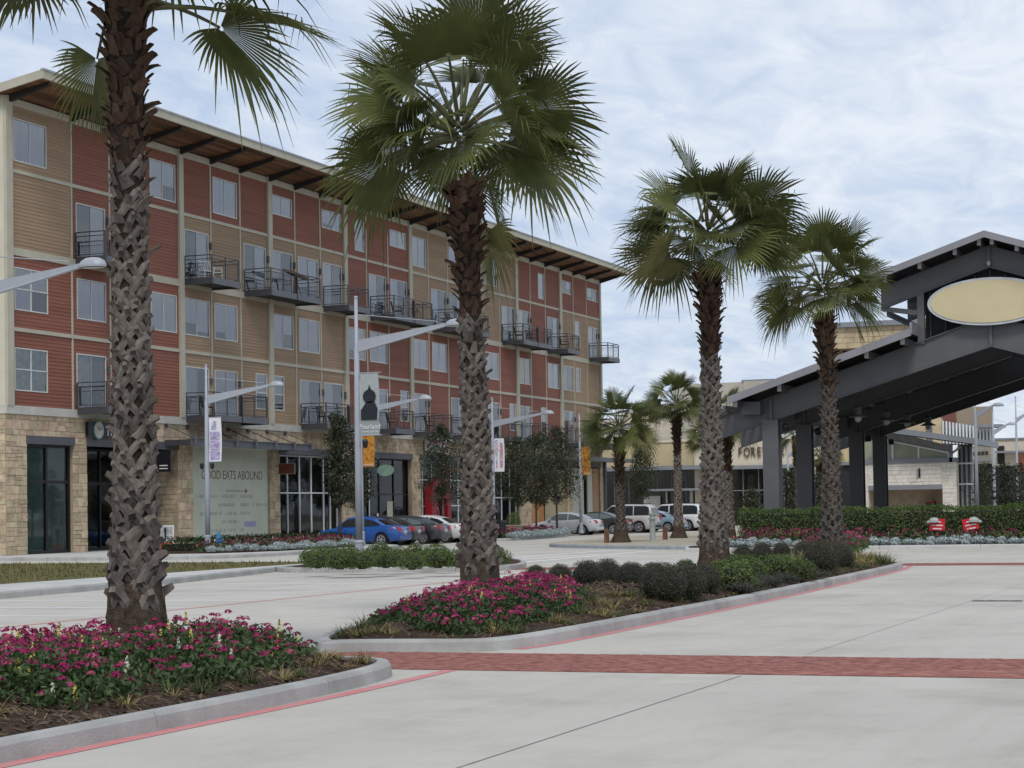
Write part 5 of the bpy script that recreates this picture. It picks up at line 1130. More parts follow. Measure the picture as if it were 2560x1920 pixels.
def car(kind, xy, rz, col, label, seed, light_glass=False):
    P = SUV if kind == 'SUV' else SEDAN
    body, cab, gl, scr = CARM.get(kind) or car_meshes(kind, P); hl, hw, R_ = P['L']/2, P['W']/2, P['R']
    pm = M('car paint '+label[:18], col, .32, .04, 2, coat=.6, spec=.5); o = empty('parked_car', (xy[0], xy[1], .002), rz); tag(o, label, 'car', 'cars parked along the shops')
    mg = m_cgl if light_glass else m_cg
    def inst(nm, me, m_, par=o):
        q = me.copy(); q.materials.clear(); return link(nm, q, m_, par)
    bo = inst('body', body, pm); inst('cabin', cab, pm)
    for sg, g_ in gl: inst('side_window', g_, mg)
    inst('windscreen', scr[0], mg); inst('rear_window', scr[1], mg)
    zt = lerp_tab(P['top'], -hl+.12)
    for sg in (-1, 1):
        if kind == 'SUV': box('tail_light', m_tail, o, -hl-.01, -hl+.2, sg*hw*.80, sg*hw*.97, .85, 1.2); box('headlight', m_headl, o, hl-.25, hl-.03, sg*hw*.6, sg*hw*.9, .78, .95)
        else:
            build('tail_light', MB().add([(-hl-.012, sg*hw*.42, .72), (-hl+.01, sg*hw*.82, .72), (-hl+.36, sg*hw*.99, .80), (-hl+.38, sg*hw*.97, .92), (-hl+.06, sg*hw*.82, .94), (-hl+.03, sg*hw*.42, .90)], [(0, 1, 4, 5), (1, 2, 3, 4)]), m_tail, o)
            build('headlight', MB().add([(hl-.10, sg*hw*.45, .56), (hl-.20, sg*hw*.86, .58), (hl-.55, sg*hw*.985, .72), (hl-.42, sg*hw*.88, .78), (hl-.2, sg*hw*.5, .72)], [(0, 1, 4), (1, 2, 3, 4)]), m_headl, o)
        mz = lerp_tab(P['top'], .8)+.06; build('mirror', MB().box(.72, .92, min(sg*hw*.93, sg*hw*1.1), max(sg*hw*.93, sg*hw*1.1), mz-.04, mz+.1), pm, o, fix=False)
        for x in ((-.45, .55) if kind != 'SUV' else (-.9, .2)): box('door_handle', pm, o, x-.1, x+.08, sg*hw*.985, sg*hw*1.012, .80 if kind != 'SUV' else .95, .835 if kind != 'SUV' else .99)
        for wx in P['wb']:
            w_ = build('wheel', MB().tube([(wx, sg*(hw-.2), R_), (wx, sg*(hw-.015), R_)], R_, 22), m_tyre, o)
            rm = build('rim', MB().tube([(wx, sg*(hw-.03), R_), (wx, sg*(hw-.008), R_)], R_*.66, 18), m_blk, w_)
            sp = MB()
            for k in range(6):
                a = k*PI/3+seed; sp.bar((wx, sg*(hw-.004), R_), (wx+R_*.64*math.cos(a), sg*(hw-.004), R_+R_*.64*math.sin(a)), .055, .012, up=(0, 1, 0))
            sp.tube([(wx, sg*(hw-.02), R_), (wx, sg*(hw+.004), R_)], R_*.2, 10)
            for k in range(18): a, b = 2*PI*k/18, 2*PI*(k+1)/18; sp.bar((wx+R_*.64*math.cos(a), sg*(hw-.006), R_+R_*.64*math.sin(a)), (wx+R_*.64*math.cos(b), sg*(hw-.006), R_+R_*.64*math.sin(b)), .035, .02, up=(0, 1, 0))
            build('spokes', sp, m_rim, w_)
            build('wheel_well', MB().tube([(wx, sg*(hw*.35), R_+.02), (wx, sg*(hw-.16), R_+.02)], R_+.05, 16), m_blk, o)
    box('number_plate', m_plate, o, -hl-.015, -hl+.01, -.16, .16, .62 if kind != 'SUV' else .8, .76 if kind != 'SUV' else .93)
    box('bumper', pm if kind != 'SUV' else m_blk, o, -hl-.03, -hl+.16, -hw*.8, hw*.8, .34, .5); box('grille', m_blk, o, hl-.08, hl-.008, -hw*.5, hw*.5, .34, .5)
    if kind == 'SUV':
        for sg in (-1, 1): build('roof_rack_bar', MB().bar((-1.9, sg*hw*.62, 1.95), (.3, sg*hw*.62, 1.95), .04), m_blk, o, fix=False)
    return o
N_IN = PI/2
car('sedan', (20.35, -6.45), N_IN, (.012, .085, .33), 'bright blue saloon car parked nose-in, leftmost of the row', 1)
car('sedan', (23.05, -6.0), N_IN, (.02, .02, .024), 'black saloon car half hidden behind the blue one', 2)
car('sedan', (25.85, -6.25), N_IN, (.035, .037, .042), 'dark grey saloon car between the black one and the middle palm', 3, True)
car('sedan', (28.6, -6.3), N_IN, (.62, .62, .62), 'white car mostly hidden by the middle palm trunk', 4)
car('sedan', (51.5, -5.9), N_IN, (.52, .545, .57), 'silver saloon car standing alone behind the red flower bed', 5, True)
car('sedan', (55.6, -6.6), N_IN, (.03, .036, .036), 'dark green saloon car right of the silver saloon', 6, True)
car('SUV', (58.9, -7.2), N_IN, (.46, .45, .43), 'silver off-road car behind the short palm', 7)
car('sedan', (62.2, -8.3), N_IN, (.20, .29, .38), 'light blue saloon car between the two off-road cars', 8)
car('SUV', (65.6, -8.6), N_IN, (.62, .63, .64), 'white off-road car behind the thin palm', 9)
car('sedan', (69.2, -9.6), N_IN, (.5, .53, .58), 'pale silver car right of the white off-road car', 10)
# ================================================================ small street things
m_hyd = M('hydrant blue', (.03, .17, .32), .45, .1, 6); m_hyw = M('hydrant cap silver', (.55, .58, .6), .4)
q = on_y(546, -8.55); hy = empty('fire_hydrant', (q.x, q.y, .2)); tag(hy, 'blue fire hydrant beside the lamp with the photo banner', 'hydrant')
build('barrel', MB().lathe([(.14, 0), (.14, .05), (.1, .07), (.1, .5), (.13, .52), (.13, .57), (.11, .6)], 14), m_hyd, hy, False); build('bonnet', MB().lathe([(.11, .6), (.09, .7), (.04, .76), (.03, .82)], 14), m_hyd, hy)
for y in (-1, 1): build('outlet', MB().tube([(0, y*.08, .42), (0, y*.2, .42)], [.055, .065], 10), m_hyw if y > 0 else m_hyd, hy)
build('pumper_outlet', MB().tube([(-.08, 0, .38), (-.2, 0, .38)], [.07, .085], 12), m_hyd, hy)
q = on_y(413, -2.6); ab = empty('poster_stand', (q.x, q.y, .15), 0.2); tag(ab, 'sandwich board with a photo print and coral foot, half behind the nearest palm', 'poster stand')
build('panel', MB().add([(0, -.36, 0), (0, .36, 0), (.12, .36, 1.1), (.12, -.36, 1.1), (.03, -.36, 0), (.03, .36, 0), (.15, .36, 1.1), (.15, -.36, 1.1)], [(0, 3, 2, 1), (4, 5, 6, 7), (0, 1, 5, 4), (1, 2, 6, 5), (2, 3, 7, 6), (3, 0, 4, 7)]), M('poster white', (.7, .7, .7), .6), ab)
build('photo_print', MB().add([(.03, -.3, .36), (.03, .3, .36), (.102, .3, 1.04), (.102, -.3, 1.04)], [(0, 3, 2, 1)]), M('poster monochrome', (.55, .55, .56), .7, .5, 5, col2=(.08, .08, .09)), ab, loc=(-.02, 0, 0))
build('coral_strip', MB().add([(.004, -.34, .03), (.004, .34, .03), (.03, .34, .34), (.03, -.34, .34)], [(0, 3, 2, 1)]), M('coral print', (.6, .12, .09), .7), ab, loc=(-.012, 0, 0)); build('rear_leg', MB().bar((.4, 0, 0), (.13, 0, 1.0), .05, .5), m_blk, ab)
q = on_y(1252, -8.6); tb = empty('litter_bin', (q.x, q.y, .13)); tag(tb, 'dark slatted litter bin right of the middle palm', 'bin')
build('liner', MB().lathe([(.2, .02), (.22, .8)], 14), m_blk, tb); build('lid', MB().lathe([(.3, .82), (.3, .88), (.22, .98), (.1, 1.0)], 14), m_fix, tb)
for k in range(14): a = 2*PI*k/14; build('slat', MB().bar((.26*math.cos(a), .26*math.sin(a), .03), (.28*math.cos(a), .28*math.sin(a), .84), .06, .015, up=(math.cos(a), math.sin(a), 0)), m_steel, tb)
q = on_y(1284, -8.2); pt = empty('stone_planter', (q.x, q.y, .13)); tag(pt, 'square tan stone planter beside the litter bin', 'planter')
build('box', MB().box(-.4, .4, -.4, .4, 0, .62), M('planter stone', (.42, .34, .23), .9, .1, 3, .2, 30), pt, fix=False); build('rim', MB().box(-.44, .44, -.44, .44, .62, .7), M('planter stone', (.42, .34, .23)), pt, fix=False); link('plant', SHG[0][0], None, pt, (0, 0, .6), (0, 0, 0), (.85, .85, 1.2))
p = gp(1632, 1353, .15); bl = empty('bollard', (p.x, p.y, .15)); tag(bl, 'pale grey pipe bollard between the short and the thin palm', 'bollard')
build('pipe', MB().lathe([(.13, 0), (.13, 1.0)], 14), M('bollard paint', (.42, .45, .44), .5), bl); build('cap', MB().lathe([(.2, 1.0), (.2, 1.06), (.12, 1.1), (.12, 1.18), (.17, 1.2), (.17, 1.26)], 14), M('bollard paint', (.42, .45, .44)), bl); build('foot_ring', MB().lathe([(.17, 0), (.17, .06)], 14), M('bollard paint', (.42, .45, .44)), bl)
for u, v, lb in ((1517, 1357, 'short brown timber post left of the short palm'), (1663, 1349, 'short brown timber post left of the thin palm')):
    p = gp(u, v, .15); ps = empty('timber_post', (p.x, p.y, .15), .4); tag(ps, lb, 'post'); m_tp = M('timber post', (.17, .085, .05), .85, .25, 6, stretch=(1, 1, .2)); build('shaft', MB().box(-.11, .11, -.11, .11, 0, .58), m_tp, ps, fix=False); build('top', MB().add([(-.11, -.11, .58), (.11, -.11, .58), (.11, .11, .58), (-.11, .11, .58), (0, 0, .63)], [(0, 1, 4), (1, 2, 4), (2, 3, 4), (3, 0, 4)]), m_tp, ps)
for u, v, lb, tl in ((2342, 1330, 'red notice sign with grey rounded top on its left, before the hedge', .04), (2425, 1328, 'red notice sign tilted, with grey rounded top on its right, before the hedge', -.16)):
    p = on_x(u, 7.75); rs = empty('notice_sign', (p.x, p.y, .14)); tag(rs, lb, 'sign')
    rs.rotation_euler = (0, 0, 0); m_rb = M('red board', (.60, .02, .025), .5)
    bd = build('board', MB().box(-.015, .015, -.29, .29, -.22, .22), m_rb, rs, loc=(0, 0, .72), rot=(tl, 0, 0), fix=False); build('stake', MB().box(.02, .05, -.03, .03, -.1, .6), M('timber post', (.17, .085, .05)), rs, fix=False)
    sg = 1 if tl > 0 else -1
    build('rounded_top', MB().lathe([(.28, 0), (.27, .1), (.18, .2), (.02, .23)], 14), M('grey emblem', (.42, .43, .42), .7), rs, loc=(.07, sg*.12, .80)).scale = (.75, .75, .85); build('side_knob', MB().lathe([(.11, 0), (.1, .08), (.02, .13)], 10), M('grey emblem', (.42, .43, .42)), rs, loc=(.07, sg*.33, .78)).scale = (.8, .8, .8)
    for k, w_ in enumerate((.14, .21, .17)): build('printed_line', MB().box(-.02, -.016, -w_, w_, .1-k*.13-.02, .1-k*.13+.025), M('print white', (.75, .7, .7), .7), bd, fix=False)
# ================================================================ signs on the shopfronts
ss = empty('shop_sign', (0, 0, 0)); tag(ss, 'black fascia sign with round clock-like emblem above the second shopfront', 'sign')
box('board', m_black, ss, 5.75, 11.4, -.2, -.075, 5.16, 5.84); e_ = build('emblem', MB().lathe([(.36, 0), (.36, .03)], 28), M('emblem cream', (.55, .55, .46), .6), ss, loc=(6.55, -.205, 5.5), rot=(PI/2, 0, 0)); build('emblem_ring', MB().lathe([(.42, 0), (.42, .015)], 28), M('emblem teal', (.1, .22, .23), .6), ss, loc=(6.55, -.205, 5.5), rot=(PI/2, 0, 0))
for a, l in ((.4, .26), (2.2, .2)): build('emblem_hand', MB().bar((6.55, -.245, 5.5), (6.55+l*math.cos(a), -.245, 5.5+l*math.sin(a)), .03, .01, up=(0, 1, 0)), m_steel, ss)
text('lettering', 'The', M('sign lettering white', (.8, .8, .78), .5), ss, (7.6, -.21, 5.46), .62, FACE_FRONT, .01)
def blade(u, v, t0, w_, h_, nm, label, mat, shape='rect', lines=0, edge=None):
    s0, z0 = facade(u, v, t0); o = empty('blade_sign', (s0, -t0, z0)); tag(o, label, 'sign')
    if shape == 'rect': build('board', MB().box(-.04, .04, -w_/2, w_/2, -h_/2, h_/2), mat, o, fix=False)
    else: build('board', MB().add([(x, w_/2*math.cos(a), h_/2*math.sin(a)) for x in (-.04, .04) for a in [2*PI*k/32 for k in range(32)]], [tuple(range(32)), tuple(reversed(range(32, 64)))]+[(i, (i+1) % 32, 32+(i+1) % 32, 32+i) for i in range(32)]), mat, o)
    if edge: build('edge', MB().box(-.03, .03, -w_/2-.03, w_/2+.03, -h_/2-.03, h_/2+.03), edge, o, fix=False)
    build('bracket', MB().bar((0, t0-.02, h_*.3), (0, w_/2-.02, h_*.3), .04), m_steel, o, fix=False) if t0 > w_/2 else None
    for k in range(lines): build('printed_line', MB().box(-.05, -.045, -.22, .22, -.22-k*.14, -.18-k*.14), M('sign lettering white', (.8, .8, .78), .5), o, fix=False)
    return o
blade(1, 1, .7, .7, .95, '', '', m_black) if False else None
blade(410, 1153, .62, .72, .98, 'x', 'small black hanging sign beside the second shopfront, right of the nearest palm', m_black, 'rect', 2)
blade(717, 1172, .7, .9, .5, 'x', 'blank brown hanging sign left of the dining windows', M('sign brown', (.13, .035, .022), .6), 'rect', 0, M('sign edge', (.3, .25, .2), .6))
blade(964, 1176, .75, 1.05, .66, 'x', 'blank pale green oval sign hanging before the dark shopfront', M('sign sage', (.22, .33, .27), .6), 'oval')
ck = empty('shop_sign', (0, 0, 0)); tag(ck, 'white sign with pink and many-coloured letters above the red doorway shop', 'sign'); s0, z0 = facade(740+1155*.3014, 950+545*.3014, .12)
box('board', M('sign board white', (.6, .58, .56), .6), ck, s0-1.6, s0+1.5, -.14, -.095, z0-.42, z0+.42); text('lettering', 'AMERICAN', M('lettering pink', (.5, .04, .12), .7), ck, (s0, -.15, z0+.2), .36, FACE_FRONT, .01)
for k, (ch, c) in enumerate(zip('COOKIE', ((.1, .3, .5), (.6, .4, .05), (.1, .3, .5), (.4, .4, .1), (.1, .4, .2), (.2, .2, .5)))): text('lettering', ch, M('sign letter %d' % k, c, .6), ck, (s0-1.1+k*.44, -.15, z0-.2), .42, FACE_FRONT, .01)
# ================================================================ balcony furniture
def chair(x, y, z, rz, mat, label, s=1.0):
    o = empty('balcony_chair', (x, y, z), rz); tag(o, label, 'chair', 'balcony chairs'); o.scale = (s, s, s)
    build('seat', MB().box(-.26, .26, -.26, .26, .4, .45), mat, o, fix=False)
    for k in range(5): build('back_slat', MB().bar((-.24+.12*k, .26, .45), (-.24+.12*k, .36, .95), .04, .02), mat, o, fix=False)
    build('back_rail', MB().bar((-.27, .36, .95), (.27, .36, .95), .05), mat, o, fix=False)
    for sx in (-1, 1):
        for sy in (-1, 1): build('leg', MB().bar((sx*.24, sy*.24, .4), (sx*.27, sy*.28, 0), .04), mat, o, fix=False)
        build('arm_rest', MB().bar((sx*.28, -.24, .65), (sx*.28, .32, .68), .05, .025), mat, o, fix=False); build('arm_post', MB().bar((sx*.28, -.24, .4), (sx*.28, -.24, .65), .035), mat, o, fix=False)
m_wc = M('white chair', (.72, .73, .74), .5); m_dc = M('dark chair', (.02, .02, .022), .6); m_bc = M('wicker', (.09, .05, .03), .8)
chair(15.4, -.62, 13.0, -.5, m_wc, 'left white lattice chair on the single upper balcony'); chair(16.2, -.75, 13.0, .5, m_wc, 'right white lattice chair on the single upper balcony')
chair(37.4, -.7, 13.0, .3, m_dc, 'dark chair on the upper balcony above the big lamp arm'); chair(45.5, -.7, 13.0, -.3, m_dc, 'dark chair on the upper balcony left of the middle palm trunk'); chair(57.0, -.8, 13.05, .2, m_dc, 'dark chair on the upper balcony right of the middle palm trunk'); chair(59.6, -.7, 13.05, -.4, m_bc, 'brown chair on the upper balcony right of the middle palm trunk'); chair(66.0, -.8, 13.05, .1, m_bc, 'brown chair on the upper balcony next to the last one')
chair(15.3, -.7, 6.44, .3, m_dc, 'dark chair on the lower balcony above the poster awning'); chair(27.6, -.75, 6.44, -.2, m_dc, 'dark chair on the lower balcony above the dining windows'); chair(36.5, -.7, 6.44, .2, m_dc, 'dark chair on the lower balcony right of the silhouette banner'); chair(42.0, -.7, 6.44, .2, m_dc, 'dark chair on the lower balcony left of the middle palm')
um = empty('folded_umbrella', (24.2, -.9, 13.0)); tag(um, 'brown patio umbrella lying folded level above the double upper balcony rail', 'umbrella')
build('canopy', MB().tube([(-1.35, 0, 1.28), (-.6, .0, 1.24), (.2, 0, 1.17), (1.2, 0, 1.08), (1.35, 0, 1.07)], [.06, .13, .13, .1, .06], 10), m_bc, um, True); build('mast', MB().tube([(.1, 0, .05), (.1, 0, 1.15)], .03, 8), m_dc, um); build('base', MB().lathe([(.3, 0), (.3, .06), (.05, .1)], 14, (.1, 0, 0)), m_dc, um)
for a in (-.5, .5): build('strut', MB().bar((.1, 0, .9), (.1+a, 0, .05), .03), m_dc, um, fix=False)
bt = empty('balcony_table', (22.0, -.85, 13.0)); tag(bt, 'round glass-topped table on the double upper balcony', 'table'); build('table_top', MB().lathe([(.5, .7), (.5, .73)], 18), M('table glass', (.2, .3, .28), .2), bt)
for k in range(3): a = k*2.1; build('leg', MB().bar((.1*math.cos(a), .1*math.sin(a), .7), (.4*math.cos(a), .4*math.sin(a), 0), .035), m_dc, bt, fix=False)
by = empty('bicycle', (39.2, -1.0, 13.0)); tag(by, 'dark bicycle leaning on the upper balcony above the big lamp arm', 'bicycle')
for x in (-.5, .5):
    ring = MB(); ring.tube([(x+.33*math.cos(a), 0, .34+.33*math.sin(a)) for a in [2*PI*k/20 for k in range(21)]], .02, 6); build('wheel', ring, m_dc, by)
fr_ = MB(); J = {'h': (.38, 0, .78), 's': (-.2, 0, .8), 'b': (-.05, 0, .34), 'r': (-.5, 0, .34), 'f': (.5, 0, .34)}
for a, b in (('h', 's'), ('h', 'b'), ('s', 'b'), ('s', 'r'), ('b', 'r'), ('h', 'f')): fr_.tube([J[a], J[b]], .018, 6)
build('frame', fr_, m_dc, by); build('saddle', MB().box(-.32, -.08, -.06, .06, .86, .91), m_dc, by, fix=False); build('handlebar', MB().tube([(.42, -.25, .95), (.36, 0, .92), (.42, .25, .95)], .015, 6), m_dc, by)
# ================================================================ steel pavilion
m_pav = M('pavilion steel', (.10, .101, .106), .5, .08, .8, spec=.5); m_pavd = M('pavilion steel dark', (.075, .077, .085), .55, .08, .8); m_pavr = M('pavilion roof edge', (.24, .235, .25), .5, .06, 1)
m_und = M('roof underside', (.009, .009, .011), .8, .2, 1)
pv = empty('pavilion', (12, -38.2, .14)); tag(pv, 'open steel pavilion with stepped gable roof and cream oval panel', 'pavilion')
TA = 0.0; half = 9.0                                   # local frame: x along the ridge, y across (left half of the picture = +y)
def zu(y): return 5.06+.30*(half-abs(y))
def zt_(y): return zu(y)+.87+.033*max(0, half-abs(y))
def girder(x, fy, lo, hi, ym, w_=.3):
    ys = [-ym, 0, ym]; g_ = build('girder', MB().ext([(y, lo(y)) for y in ys]+[(y, hi(y)) for y in reversed(ys)], 'x', x-.03, x+.03), m_pav, pv)
    for nm, f, th in (('bottom_flange', lo, -.04), ('top_flange', hi, .04)): build(nm, MB().ext([(y, f(y)) for y in ys]+[(y, f(y)+th) for y in reversed(ys)], 'x', x-w_/2, x+w_/2), m_pav, g_)
    for y in ((0.0, half, -half) if ym > half else (0.0,)): build('stiffener', MB().box(x-w_/2+.01, x+w_/2-.01, y-.06, y+.06, lo(y)+.002, hi(y)-.002), m_pav, g_, fix=False)
    return g_
FRM = (0.0, 6.0, 17.3, 23.3)
for x in FRM: girder(x, 0, zu, zt_, 11.9)
for x in FRM:
    for y in (half, -half):
        c = empty('column'); c.parent = pv; c.location = (x, y, 0)
        for d in (-.3, .3): build('flange', MB().box(d-.025, d+.025, -.33, .33, -.1, zu(half)+.02), m_pav, c, fix=False)
        build('web', MB().box(-.275, .275, -.03, .03, -.1, zu(half)), m_pav, c, fix=False); build('base_plate', MB().box(-.45, .45, -.45, .45, -.1, .02), m_pavd, c, fix=False)
        build('outrigger_box', MB().box(-.55, .2, .34 if y > 0 else -1.15, 1.15 if y > 0 else -.34, zu(half)+.25, zu(half)+.78), m_pav, c, fix=False)
        build('floodlight', MB().lathe([(.1, 0), (.16, .16), (.16, .24), (.06, .3)], 10, (-.1, -.62 if y > 0 else .62, zu(half)-.45)), m_fix, c)
PY = (10.2, 8.35, 6.5, 4.75, 3.3)
for sg in (-1, 1):
    for y in PY: build('purlin', MB().box(-1.25, 25, sg*y-.08, sg*y+.08, zt_(y)+.045, zt_(y)+.33), M('purlin pale', (.30, .30, .30), .6, .05, 2) if False else m_pav, pv, fix=False); build('purlin_end', MB().box(-1.27, -1.25, sg*y-.085, sg*y+.085, zt_(y)+.04, zt_(y)+.335), M('skylit end and lamp grey', (.45, .45, .44), .6), pv, fix=False)  # purlin ends: same steel, the sky light on them put into a pale colour
    for y in (10.75, 11.2, 11.6): build('trellis_bar', MB().box(-1.0, 25, sg*y-.06, sg*y+.06, zt_(y)+.045, zt_(y)+.30), m_pav, pv, fix=False)
    ya, yb = 10.45, 2.9; r_ = [(sg*ya, zt_(ya)+.34), (sg*yb, zt_(yb)+.34), (sg*yb, zt_(yb)+.5), (sg*ya, zt_(ya)+.5)]
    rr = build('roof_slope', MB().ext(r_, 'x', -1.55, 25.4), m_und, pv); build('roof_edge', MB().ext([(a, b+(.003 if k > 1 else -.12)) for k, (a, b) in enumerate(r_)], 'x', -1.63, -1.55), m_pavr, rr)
    build('roof_cover', MB().ext([(sg*ya, zt_(ya)+.5), (sg*yb, zt_(yb)+.5), (sg*yb, zt_(yb)+.53), (sg*ya, zt_(ya)+.53)], 'x', -1.6, 25.4), m_pavr, rr)
    build('upstand', MB().box(-1.6, 25.4, sg*yb-.05, sg*yb+.05, zt_(yb)+.3, zt_(yb)+.75), m_pavr, rr, fix=False)
# raised centre roof
def zu2(y): return 10.92-.335*abs(y)
def zt2(y): return 11.72-.335*abs(y)
for x in FRM:
    girder(x, 0, zu2, zt2, 4.35)
    for y in (2.75, -2.75): build('post', MB().box(x-.12, x+.12, y-.14, y+.14, zt_(2.75)-.05, zu2(2.75)+.1), m_pav, pv, fix=False)
for sg in (-1, 1):
    for y in (4.0, 2.6, 1.2, .25): build('purlin', MB().box(-1.0, 25, sg*y-.07, sg*y+.07, zt2(y)+.045, zt2(y)+.30), m_pav, pv, fix=False); build('purlin_end', MB().box(-1.02, -1.0, sg*y-.075, sg*y+.075, zt2(y)+.04, zt2(y)+.305), M('skylit end and lamp grey', (.45, .45, .44), .6), pv, fix=False)  # upper purlin ends carry the same painted-in sky light
    r_ = [(sg*4.6, zt2(4.6)+.32), (0, zt2(0)+.32), (0, zt2(0)+.46), (sg*4.6, zt2(4.6)+.46)]
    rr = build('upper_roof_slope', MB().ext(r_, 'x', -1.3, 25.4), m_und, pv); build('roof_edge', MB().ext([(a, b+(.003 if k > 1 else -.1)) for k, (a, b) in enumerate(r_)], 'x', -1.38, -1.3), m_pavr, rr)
    build('roof_cover', MB().ext([(sg*4.6, zt2(4.6)+.46), (0, zt2(0)+.46), (0, zt2(0)+.49), (sg*4.6, zt2(4.6)+.49)], 'x', -1.36, 25.4), m_pavr, rr)
    build('tie_beam', MB().bar((.2, sg*4.1, 9.25), (23, sg*4.1, 9.25), .16, .2), m_pav, pv, fix=False); build('tie_beam', MB().bar((0, sg*2.75, 9.2), (0, sg*4.3, 9.45), .12, .2), m_pav, pv, fix=False)
pw = [(-2.6, zt_(2.6)+.06), (0, zt_(0)+.06), (2.6, zt_(2.6)+.06), (2.6, zu2(2.6)-.05), (0, zu2(0)-.05), (-2.6, zu2(2.6)-.05)]
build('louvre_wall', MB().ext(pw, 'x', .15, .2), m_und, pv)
for k in range(9): y = -2.4+.6*k; build('louvre_blade', MB().box(.08, .148, y-.03, y+.03, zt_(y)+.1, zu2(y)-.1), M('louvre blade', (.03, .03, .035), .6), pv, fix=False)
def oval(nm, a, b, x0, x1, mat, z, y=0.0): return build(nm, MB().add([(x, y+a*math.cos(t_), z+b*math.sin(t_)) for x in (x0, x1) for t_ in [2*PI*k/56 for k in range(56)]], [tuple(range(56)), tuple(reversed(range(56, 112)))]+[(i, (i+1) % 56, 56+(i+1) % 56, 56+i) for i in range(56)]), mat, pv)
oval('oval_rim', 2.42, .95, -.45, -.2, M('rim paint', (.52, .55, .58), .5), 9.5, .0); oval('oval_panel', 2.31, .85, -.48, -.46, M('cream panel', (.60, .51, .31), .6, .05, .6), 9.5, .0)
build('front_light', MB().lathe([(.05, 0), (.09, .12), (.03, .2)], 8, (-.25, 0, zu2(0)+.02)), M('skylit end and lamp grey', (.45, .45, .44)), pv)
for k, (u, v, dep) in enumerate(((2150, 1043, 85), (2221, 1052, 90), (2273, 1058, 95), (2325, 1064, 100))):
    p = at_depth(u, dep); z = CAM.z+(1294.9-.0165*u-v)*dep/FPX; o = empty('pendant_lamp', (p.x, p.y, z)); o.scale = (1.35, 1.35, 1.35); tag(o, ('first', 'second', 'third', 'fourth')[k]+' dish pendant lamp from the left under the pavilion roof', 'lamp', 'pendant lamps under the pavilion')
    build('shade', MB().lathe([(.3, 0), (.29, .02), (.12, .1), (.1, .16)], 16), M('lamp dish', (.20, .20, .18), .5), o); build('bulb_glass', MB().lathe([(.03, -.16), (.1, -.1), (.11, .0)], 12), m_lens, o); build('cap', MB().lathe([(.12, .16), (.13, .3), (.06, .38)], 12), m_pav, o); build('stem', MB().tube([(0, 0, .38), (0, 0, 2.0)], .02, 6), m_pavd, o)
# ================================================================ buildings behind
def yx(u, X): return on_x(u, X).y
def zx(u, v, X): p = on_x(u, X); d = (Vector((p.x, p.y))-CAM.xy).dot(_f.xy.normalized()); return CAM.z+(1294.9-.0165*u-v)*d/FPX
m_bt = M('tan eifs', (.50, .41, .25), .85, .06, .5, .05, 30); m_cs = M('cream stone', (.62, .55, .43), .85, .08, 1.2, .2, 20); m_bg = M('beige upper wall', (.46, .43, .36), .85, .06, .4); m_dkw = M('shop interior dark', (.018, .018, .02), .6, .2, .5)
m_gb = M('grey steel band', (.22, .23, .25), .55, .06, .6); m_dg = glass_mat('dark shop glass', (.5, .52, .52), .9)
def wallx(par, name, mat, X, u0, u1, v0, v1, th=.4, uz=None):
    """wall panel on the plane X between two photo columns, with a top and bottom"""
    a, b = yx(u0, X), yx(u1, X); um = (u0+u1)/2; z1, z0 = zx(um, v0, X), (zx(um, v1, X) if v1 is not None else 0)
    return box(name, mat, par, X, X+th, a, b, z0, z1)
st = empty('retail_store', (96, yx(1850, 96), 0)); tag(st, 'long low tan and cream store behind the parked cars, with big metal letters', 'building')
st.location = (0, 0, 0)
X = 96
wallx(st, 'wall', m_bt, X, 1470, 1748, 1108, 1176); wallx(st, 'coping', m_cs, X-.1, 1468, 1750, 1102, 1108)
for k in range(6): wallx(st, 'panel_joint', m_bg, X-.02, 1520+k*40, 1521.2+k*40, 1110, 1175, .03)
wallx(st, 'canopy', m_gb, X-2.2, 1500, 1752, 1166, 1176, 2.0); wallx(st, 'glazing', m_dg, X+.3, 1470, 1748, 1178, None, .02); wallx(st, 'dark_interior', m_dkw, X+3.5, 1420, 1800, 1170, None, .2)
for k in range(7): wallx(st, 'mullion', m_gb, X+.25, 1500+k*36, 1502+k*36, 1178, None, .1)
wallx(st, 'low_canopy', m_gb, X-3, 1600, 1760, 1222, 1227, 3); wallx(st, 'white_surround', M('white shopfront', (.6, .6, .57), .6), X-.1, 1610, 1650, 1240, None, .3); wallx(st, 'white_surround', M('white shopfront', (.6, .6, .57), .6), X-.1, 1665, 1668, 1230, None, .3); wallx(st, 'white_surround', M('white shopfront', (.6, .6, .57), .6), X-.1, 1725, 1733, 1225, None, .3)
wallx(st, 'sign_wall', m_cs, X-.6, 1738, 2000, 1092, 1166, 1.0); wallx(st, 'pier', m_cs, X-.6, 1738, 1760, 1166, None, 1.0); wallx(st, 'pier', m_cs, X-.6, 2025, 2062, 1092, None, 1.0); wallx(st, 'steel_band', m_gb, X-.75, 1760, 2025, 1163, 1172, 1.0); wallx(st, 'sign_wall', m_cs, X-.6, 2000, 2025, 1092, 1166, 1.0)
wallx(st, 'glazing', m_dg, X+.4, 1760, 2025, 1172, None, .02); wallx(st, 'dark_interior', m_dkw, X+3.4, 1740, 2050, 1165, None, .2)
for u in (1858, 1897, 1960, 1990): wallx(st, 'mullion', m_gb, X+.3, u, u+1.6, 1172, None, .1)
wallx(st, 'transom', m_gb, X+.3, 1830, 2025, 1224, 1226, .1)
wallx(st, 'side_wall', m_bt, X+1, 2062, 2170, 1100, 1160); wallx(st, 'side_band', m_gb, X+.9, 2062, 2170, 1155, 1163); wallx(st, 'dark_opening', m_dkw, X+1.2, 2062, 2170, 1163, None)
